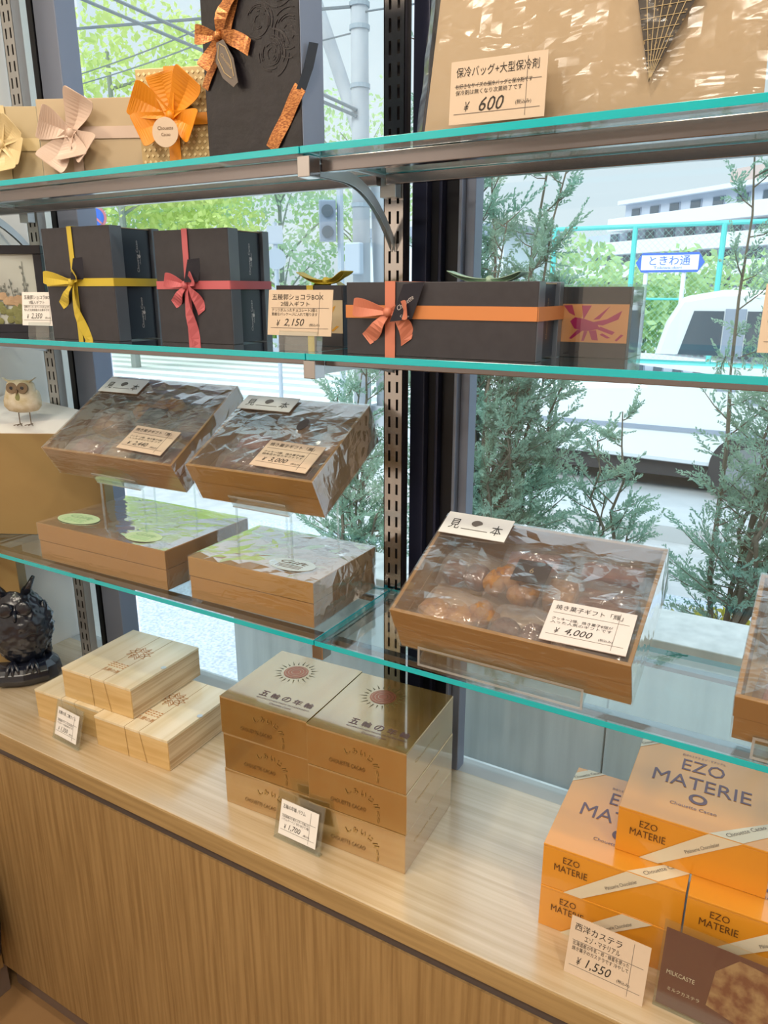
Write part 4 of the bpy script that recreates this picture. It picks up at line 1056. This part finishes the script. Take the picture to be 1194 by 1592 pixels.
for k in range(1, 7):
    s_ = k / 7; xt = .255 + (.320 - .255) * s_; cn.add([(cx0 - .0003, -.0014, cz0), (cx0 + .0003, -.0014, cz0), (xt + .0004, -.0014, .115), (xt - .0004, -.0014, .115)], [(0, 1, 2, 3)])
obj('grid_line', cn, 'cone_line', cp)
price_card('price card reading ¥600 behind the film of the beige cool bag', (-.360, .868, Zt + .004), (R(-4), 0, R(4)), .112, .066,
           [('保冷バッグ+大型保冷剤', .06, .74, .86, .16, 0), ('お好きなサイズの保冷バッグと保冷剤です', .06, .56, .8, .08, 0), ('保冷剤は無くなり次第終了です', .06, .46, .7, .08, 0), ('¥', .16, .2, .06, .15, .3), ('600', .32, .18, .26, .22, .3), ('(税込み)', .7, .22, .16, .08, 0)], 'none', 'card_paper')

# ------------------------------------------------------------------ outdoors: ground
struct(box('street_ground', (-60, 40, 1.3, 90, GND - .1, GND - .03), 'pavement'))
rd = struct(box('road', (-60, 40, 6.2, 19.5, GND - .03, GND), 'asphalt'))
for k in range(9):
    box('crosswalk_stripe', (-19, -5.2, 8.0 + k * .95, 8.45 + k * .95, GND, GND + .006), 'road_paint', rd)
struct(box('kerb', (-60, 40, 6.0, 6.2, GND - .03, GND + .10), 'kerb_stone'))
struct(box('gravel_bed', (-4.0, 3.0, 1.31, 4.8, GND - .03, GND + .005), 'snowy_gravel'))
cw = thing('concrete_wall', 'low board-marked concrete wall just outside the window behind the counter', 'wall')
cw['kind'] = 'structure'
del cw['category']; del cw['label']
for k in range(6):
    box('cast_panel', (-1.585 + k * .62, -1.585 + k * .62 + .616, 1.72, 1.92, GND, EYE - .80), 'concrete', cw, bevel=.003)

def foliage(rnd, centers, n, size, spread, flat=1.0):
    mb = MB(); V = []; F = []
    for i in range(n):
        c, r = rnd.choice(centers)
        d = Vector((rnd.gauss(0, 1), rnd.gauss(0, 1), rnd.gauss(0, 1))).normalized() * r * (rnd.random() ** .4) * spread
        p = Vector(c) + Vector((d.x, d.y, d.z * flat)); s = size * rnd.uniform(.6, 1.3)
        a = Vector((rnd.gauss(0, 1), rnd.gauss(0, 1), rnd.gauss(0, 1))).normalized(); b = a.orthogonal().normalized()
        k = len(V); V += [p - a * s, p - b * s * .5, p + a * s, p + b * s * .5]; F.append((k, k + 1, k + 2, k + 3))
    mb.add(V, F); return mb
def tree(label, x, y, h, r, n, size, m, seed, trunk=.12, crown0=.3, bark='bark_pale', group='leafy trees along the street', lean=0):
    rnd = random.Random(seed); t = thing('leafy_tree', label, 'tree', (x, y, GND), group=group)
    tb_ = MB(); tb_.tube([(0, 0, 0), (lean * .3, 0, h * .3), (lean, 0, h * .75)], trunk, 8, 0, trunk * .4); ends = []
    for k in range(9):
        a = rnd.random() * 6.28; z0 = h * rnd.uniform(crown0, .7); L = r * rnd.uniform(.5, .95)
        e = (math.cos(a) * L + lean * z0 / h, math.sin(a) * L, z0 + L * rnd.uniform(.3, 1)); ends.append((e, r * .42))
        tb_.tube([(lean * z0 / h, 0, z0), (e[0] * .5, e[1] * .5, (z0 + e[2]) / 2 + .1), e], trunk * .35, 5, 0, trunk * .1)
    obj('trunk', tb_, bark, t)
    cs = ends + [((lean, 0, h * .8), r * .6), ((lean * .8, 0, h * .6), r * .7)]
    obj('crown', foliage(rnd, cs, n, size, 1.15), m, t, kind='stuff')
    return t
tree('large bright lime green tree beyond the crossing at the upper left', -15.2, 13.5, 9.5, 2.7, 9000, .10, 'leaf_lime', 1, .12, .15)
tree('lime green tree beside the left window frame, left of the largest one', -19.4, 14.0, 9.5, 3.0, 7000, .11, 'leaf_lime', 2, .14, .12)
tree('pale sparse tree left of the utility pole', -13.5, 17.5, 6.6, 1.9, 1500, .09, 'leaf_pale', 4, .10, .2)
tree('sparse green tree directly behind the utility pole', -12.9, 21.0, 8.2, 2.4, 1500, .10, 'leaf_green', 5, .10, .3)
tree('green tree low behind the largest lime green tree', -18.6, 18.5, 6.0, 2.6, 3500, .10, 'leaf_green', 6, .12, .2)
hd = thing('hedge', 'bright yellow green hedge beyond the crossing', 'hedge', (0, 0, GND))
rnd = random.Random(12)
obj('leaves', foliage(rnd, [((-26 + k * .75, 21 + rnd.random(), .75 + .45 * rnd.random()), 1.0) for k in range(26)], 15000, .12, 1.0), 'hedge_green', hd, kind='stuff')
tb_ = MB()
for k in range(26): tb_.tube([(-26 + k * .75, 21.5, 0), (-26 + k * .75, 21.5, 1.0)], .04, 5)
obj('stems', tb_, 'bark_pale', hd)
hd = thing('hedge', 'green hedge and low trees behind the teal fence', 'hedge', (0, 0, GND))
obj('leaves', foliage(rnd, [((-10 + k * .7, 18.5 + rnd.random() * 3, 1.2 + 1.1 * rnd.random()), 1.25) for k in range(34)], 16000, .13, 1.0), 'leaf_green', hd, kind='stuff')
tb_ = MB()
for k in range(20): tb_.tube([(-10 + k * 1.2, 20, 0), (-10 + k * 1.2, 20, 2.2)], .05, 5)
obj('stems', tb_, 'bark_pale', hd)

# teal sports fence
fn = thing('sports_fence', 'tall teal mesh fence behind the van and the road sign', 'fence', (0, 14, GND))
for k in range(8):
    x = -4.55 + k * 1.42; mb = MB(); mb.tube([(x, 0, 0), (x, 0, 2.95)], .045, 8); obj('post', mb, 'fence_teal', fn)
for z in (2.95, 1.75): mb = MB(); mb.tube([(-4.6, 0, z), (5.4, 0, z)], .038 if z > 2 else .02, 8); obj('rail', mb, 'fence_teal', fn)
mb = MB()
for k in range(-30, 101):
    for s_ in (1, -1):
        x0 = -4.6 + k * .1
        a0, a1 = (x0, 0), (x0 + 2.95, 2.95)
        if s_ < 0: a0, a1 = (x0, 2.95), (x0 + 2.95, 0)
        t0 = max(0, (-4.6 - a0[0]) / 2.95); t1 = min(1, (5.4 - a0[0]) / 2.95)
        if t1 <= t0: continue
        P = lambda t: (a0[0] + 2.95 * t, .0, a0[1] + (a1[1] - a0[1]) * t)
        p, q = P(t0), P(t1); w = .0022; mb.add([(p[0], 0, p[2] - w), (q[0], 0, q[2] - w), (q[0], 0, q[2] + w), (p[0], 0, p[2] + w)], [(0, 1, 2, 3)])
obj('wire_mesh', mb, 'fence_wire', fn, kind='stuff')

# apartment building
ab = thing('apartment_building', 'white apartment block with stepped balcony floors far beyond the fence', 'building', (-14.0, 62, GND), (0, 0, R(-38)))
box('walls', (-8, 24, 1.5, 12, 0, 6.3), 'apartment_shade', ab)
for k in range(4):
    z = 1.2 + k * 1.75; x0 = -8 + max(0, k - 1) * 2.4
    box('balcony', (x0, 24, 0, 1.6, z - .1, z + .85), 'apartment', ab, bevel=.02)
    for j in range(14):
        xx = x0 + 1 + j * 2.1
        if xx < 23: w_ = box('window', (xx, xx + 1.1, 1.44, 1.5, z + .9, z + 1.6), 'van_grey', ab); box('pane', (xx + .1, xx + 1.0, 1.40, 1.44, z + .95, z + 1.55), 'van_glass', w_)
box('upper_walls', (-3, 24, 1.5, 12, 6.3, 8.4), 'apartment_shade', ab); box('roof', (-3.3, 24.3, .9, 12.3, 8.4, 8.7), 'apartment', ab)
box('roof_house', (6, 12, 3, 9, 8.7, 9.9), 'apartment_roof', ab)
wb = thing('white_house', 'pale house with small dark windows behind the sparse trees', 'house', (-7.4, 15.2, GND))
box('walls', (-1.8, 1.4, 0, 3, 0, 3.0), 'house_white', wb); mb = MB(); mb.prism([(-2.0, 3.0), (1.6, 3.0), (1.6, 3.2), (-2.0, 3.2)], -.2, 3.2, axis='y'); obj('roof', mb, 'van_grey', wb)
for z in (1.9, 2.45): w_ = box('window', (-1.4, -1.0, -.05, 0, z, z + .42), 'sign_white', wb); box('pane', (-1.36, -1.04, -.07, -.05, z + .04, z + .38), 'van_grey', w_)

# road signs
rs = thing('road_sign', 'blue and white arrow shaped street name sign on two posts', 'sign', (-1.97, 11.0, GND))
for sx in (-.30, .19): mb = MB(); mb.tube([(sx, .02, 0), (sx, .02, 2.3)], .03, 8); obj('post', mb, 'sign_white', rs)
z = EYE - GND + .352; hw, hh = .44, .125
def hexa(w, h, tip): return [(-w, 0), (-w + tip, -h), (w - tip, -h), (w, 0), (w - tip, h), (-w + tip, h)]
mb = MB(); mb.prism([(a, z + b) for a, b in hexa(hw, hh, .08)], -.02, .0, axis='y'); sb = obj('sign_board', mb, 'sign_blue', rs)
mb = MB(); mb.prism([(a, z + b) for a, b in hexa(hw - .075, hh - .03, .0)], -.024, -.021, axis='y'); obj('white_field', mb, 'sign_white', sb)
lettering(sb, [('ときわ通', (-.26, -.027, z - .035), X_, Z_, .52, .12), ('Tokiwa-dori', (-.2, -.027, z - .082), X_, Z_, .36, .035)], 'sign_blue')
ns = thing('no_parking_sign', 'round blue no parking sign with a red ring on a post', 'sign', (-8.39, 7.0, GND))
mb = MB(); mb.tube([(0, .03, 0), (0, .03, 2.95)], .03, 8); obj('post', mb, 'sign_back', ns)
T = Matrix.Translation((0, 0, EYE - GND + .90)) @ Matrix.Rotation(R(90), 4, 'X') @ Matrix.Identity(4)
mb = MB(); mb.lathe([(.145, 0), (.145, .01)], 28, T); d_ = obj('disc', mb, 'sign_red', ns)
mb = MB(); mb.lathe([(.112, .011), (.112, .014)], 28, T); obj('blue_field', mb, 'sign_blue', d_)
mb = MB(); mb.box(-.11, .11, -.012, .012, .015, .018, 0, T @ Matrix.Rotation(R(-45), 4, 'Z')); obj('red_slash', mb, 'sign_red', d_)
ns.rotation_euler = (0, 0, R(45))
bs = thing('round_sign', 'round traffic sign seen from behind on a thin pole beyond the crossing', 'sign', (-6.26, 8.0, GND), (0, 0, R(35)))
mb = MB(); mb.tube([(0, .0, 0), (0, .0, 2.72)], .028, 8); obj('post', mb, 'sign_back', bs)
mb = MB(); mb.lathe([(.13, -.012), (.13, -.002)], 26, Matrix.Translation((0, -.03, EYE - GND + .38)) @ Matrix.Rotation(R(90), 4, 'X')); obj('disc', mb, 'sign_back', bs)
box('plate', (-.1, .1, -.04, -.03, EYE - GND + .56, EYE - GND + .78), 'sign_back', bs)
ws = thing('signal_box', 'grey two lens signal box on the pole beyond the crossing', 'traffic signal', (-6.95, 10.2, GND), (0, 0, R(35)))
box('housing', (-.13, .13, -.1, .08, EYE - GND + .72, EYE - GND + 1.32), 'van_grey', ws, bevel=.02)
for z in (.86, 1.16): mb = MB(); mb.lathe([(.085, 0), (.09, .03)], 18, Matrix.Translation((0, -.1, EYE - GND + z)) @ Matrix.Rotation(R(90), 4, 'X')); obj('lens', mb, 'van_glass', ws)
mb = MB(); mb.tube([(.2, .05, 0), (.2, .05, EYE - GND + 1.5)], .05, 8); obj('post', mb, 'sign_back', ws)

# utility poles and cables
up = thing('utility_pole', 'grey concrete utility pole with bands, fittings and cables', 'utility pole', (-5.59, 9.0, GND))
mb = MB(); mb.tube([(0, 0, 0), (0, 0, 9.5)], .125, 16, 0, .10); obj('pole', mb, 'pole_concrete', up, smooth=True)
for z in (2.95, 3.7, 4.35, 5.0, 5.25, 5.5): mb = MB(); mb.lathe([(.130, z), (.130, z + .05)], 16); obj('band', mb, 'pole_band', up)
box('fitting', (-.20, -.02, -.25, -.12, 3.35, 3.72), 'sign_white', up, bevel=.02)
box('fitting', (-.12, .12, -.24, -.13, 2.1, 2.5), 'sign_back', up, bevel=.02)
dp = thing('bracing_pole', 'slanting grey brace pole leaning towards the utility pole', 'utility pole', (-5.59, 9.0, GND))
mb = MB(); mb.tube([(.18, .30, 0), (.08, .30, 3.2), (-.14, .27, 3.79), (-.60, .22, 4.99), (-1.35, .12, 6.95)], .10, 14, 0, .085); obj('pole', mb, 'pole_concrete', dp, smooth=True)
box('footing', (-.02, .38, .14, .5, 0, .3), 'pole_concrete', dp)
def cable(label, pts, r=.012, sag=.25):
    mb = MB(); P = [Vector(p) for p in pts]; Q = []
    for i in range(13):
        t = i / 12; q = P[0].lerp(P[1], t); q.z -= sag * math.sin(math.pi * t); Q.append(q)
    mb.tube(Q, r, 5); tag(obj('overhead_cable', mb, 'cable', None), label, 'cable', 'overhead cables')
cable('upper of two thick cables meeting the utility pole beside the black embossed box', [(-5.56, 8.87, 3.93), (-9.1, 7.4, 5.60)], .022, 0)
cable('lower of two thick cables meeting the utility pole beside the black embossed box', [(-5.56, 8.87, 3.86), (-9.1, 7.4, 5.42)], .022, 0)
cable('thin cable crossing in front of the lime green tree, upper', [(-5.62, 8.9, 5.62), (-14.64, 12, 6.08)], .012, .1)
cable('thin cable crossing in front of the lime green tree, lower', [(-5.62, 8.9, 5.40), (-14.67, 12, 5.90)], .012, .1)
cable('cable leaving the utility pole to the right near the frame top', [(-5.5, 8.97, 5.03), (2.2, 11.6, 5.9)], .012, .1)
cable('cable reaching the utility pole from the left near the frame top', [(-5.66, 8.9, 5.09), (-9.9, 8.2, 5.3)], .02, 0)
cable('thin cable below the top one between brace pole and utility pole', [(-5.68, 8.95, 4.82), (-8.0, 8.6, 4.75)], .010, .05)

# white van parked parallel to the window
vn = thing('white_van', 'long white van with dark windows parked on the road outside', 'van', (-2.95, 7.4, GND))
side = [(0, .34), (-.05, .78), (.12, .96), (1.50, 1.06), (1.64, 1.62), (1.76, 1.84), (2.1, 1.90), (5.4, 1.90), (5.6, 1.75), (5.6, .24)]
mb = MB(); mb.prism(side, 0, 1.75, axis='y'); bd = obj('body', mb, 'van_white', vn, bevel=.05)
for x0, x1, xs in ((1.72, 2.13, .16), (2.32, 3.35, 0), (3.5, 4.4, 0), (4.55, 5.35, 0)):
    mb = MB(); mb.prism([(x0, 1.11), (x1, 1.11), (x1, 1.72), (x0 + xs, 1.72)], -.012, .004, axis='y'); obj('window', mb, 'van_glass', bd)
for x0 in (2.14, 3.36): box('pillar', (x0, x0 + .17, -.008, .004, 1.02, 1.74), 'van_grey', bd)
for xx in (2.48, 4.95):
    mb = MB(); T = Matrix.Translation((xx, .02, .32)) @ Matrix.Rotation(R(90), 4, 'X'); mb.lathe([(.2, -.16), (.32, -.16), (.32, .03), (.2, .03)], 28, T); wh = obj('wheel', mb, 'tyre', vn)
    mb = MB(); mb.lathe([(.06, .045), (.19, .03), (.20, .0)], 20, T); obj('rim', mb, 'rim', wh)
box('underbody', (.2, 5.4, .1, 1.6, .16, .34), 'tyre', vn)
box('door_handle', (2.42, 2.6, -.02, .0, .92, .96), 'van_grey', vn); box('side_moulding', (.3, 5.4, -.015, 0, .62, .66), 'van_grey', vn)
box('head_lamp', (-.06, .18, -.005, .1, .86, 1.02), 'sign_white', vn)

# ------------------------------------------------------------------ junipers just outside
def juniper(label, x, y, h, spread, nstem, seed, lean=(0, 0), dens=1.0, z0f=.25, blade=.034):
    rnd = random.Random(seed); t = thing('juniper', label, 'shrub', (x, y, GND), group='junipers outside the window')
    st = MB(); V = []; F = []
    def spray(p, d, L):
        d = d.normalized(); s_ = d.orthogonal().normalized()
        s_ = (Matrix.Rotation(rnd.random() * 6.28, 3, d) @ s_); n = max(5, int(L / .0085))
        for i in range(n):
            f = i / n; q = p + d * L * f + Vector((0, 0, -.04 * f * f * L))
            for sg in (-1, 1):
                a = (d * .75 + s_ * sg * (.65 - .3 * f) + Vector((rnd.gauss(0, .22), rnd.gauss(0, .22), rnd.gauss(0, .22)))).normalized()
                l = blade * (1.1 - .7 * f) * rnd.uniform(.6, 1.2); b = a.cross(Vector((rnd.gauss(0, 1), rnd.gauss(0, 1), rnd.gauss(0, 1)))).normalized() * .0036
                k = len(V); V.extend([q - b, q + a * l * .55 - b * 1.2, q + a * l, q + a * l * .55 + b * 1.2]); F.append((k, k + 1, k + 2, k + 3))
    for s in range(nstem):
        a = rnd.random() * 6.28; H = h * (.42 + .63 * (s + rnd.random()) / nstem); out = spread * rnd.uniform(.15, 1.0) * (1.35 - .45 * H / h)
        P = []; 
        for i in range(9):
            f = i / 8; P.append(Vector((math.cos(a) * out * f ** .8 + lean[0] * f * H / h + rnd.gauss(0, .02), math.sin(a) * out * f ** .8 * .6 + lean[1] * f + rnd.gauss(0, .02), H * f)))
        st.tube(P, .016, 5, 0, .003)
        nb = int(20 * dens)
        for k in range(nb):
            f = z0f + (1 - z0f) * (k + rnd.random()) / nb; i = min(7, int(f * 8)); p = P[i].lerp(P[i + 1], f * 8 - i)
            b = rnd.random() * 6.28; dd = Vector((math.cos(b), math.sin(b) * .7, rnd.uniform(.25, 1.0))).normalized(); L = rnd.uniform(.16, .46) * (1.25 - f)
            e = p + dd * L; st.tube([p, p.lerp(e, .5) + Vector((0, 0, -.01)), e], .0042, 4, 0, .0012)
            for j in range(6):
                q = p.lerp(e, .17 + .166 * j); sd = (dd + Vector((rnd.gauss(0, .5), rnd.gauss(0, .5), rnd.gauss(.25, .3)))).normalized(); spray(q, sd, rnd.uniform(.07, .16))
    obj('stems', st, 'bark', t)
    mb = MB(); mb.add(V, F); obj('sprays', mb, 'juniper', t, kind='stuff')
    return t
juniper('juniper with feathery blue green sprays just right of the middle window frame', -1.38, 3.3, 2.95, .48, 20, 21, (.05, 0), 1.35, .15)
juniper('tall juniper with arching stems in front of the van at the right', -.24, 3.6, 2.9, .52, 11, 22, (.42, -.1), 1.1, .18)
juniper('small juniper visible in the left pane beside the middle post', -2.02, 3.15, 1.75, .22, 6, 23, (0, 0), .9, .25)
juniper('low young juniper with upright tips between the two taller ones', -.80, 3.7, 1.3, .26, 5, 24, (0, 0), .45, .45)
yj = thing('yellow_shrub', 'low yellowing shrub at the foot of the right juniper', 'shrub', (-.20, 3.75, GND))
rnd = random.Random(3); mb = MB()
for k in range(14):
    a = rnd.random() * 6.28; mb.tube([(0, 0, 0), (math.cos(a) * .12, math.sin(a) * .1, .16), (math.cos(a) * .25, math.sin(a) * .2, .34)], .008, 5, 0, .003)
obj('stems', mb, 'bark', yj); obj('leaves', foliage(rnd, [((math.cos(a) * .16, math.sin(a) * .14, .22), .16) for a in range(6)], 900, .022, 1), 'juniper_yellow', yj, kind='stuff')
for o in bpy.data.objects:
    if 'short' in o.keys(): del o['short']
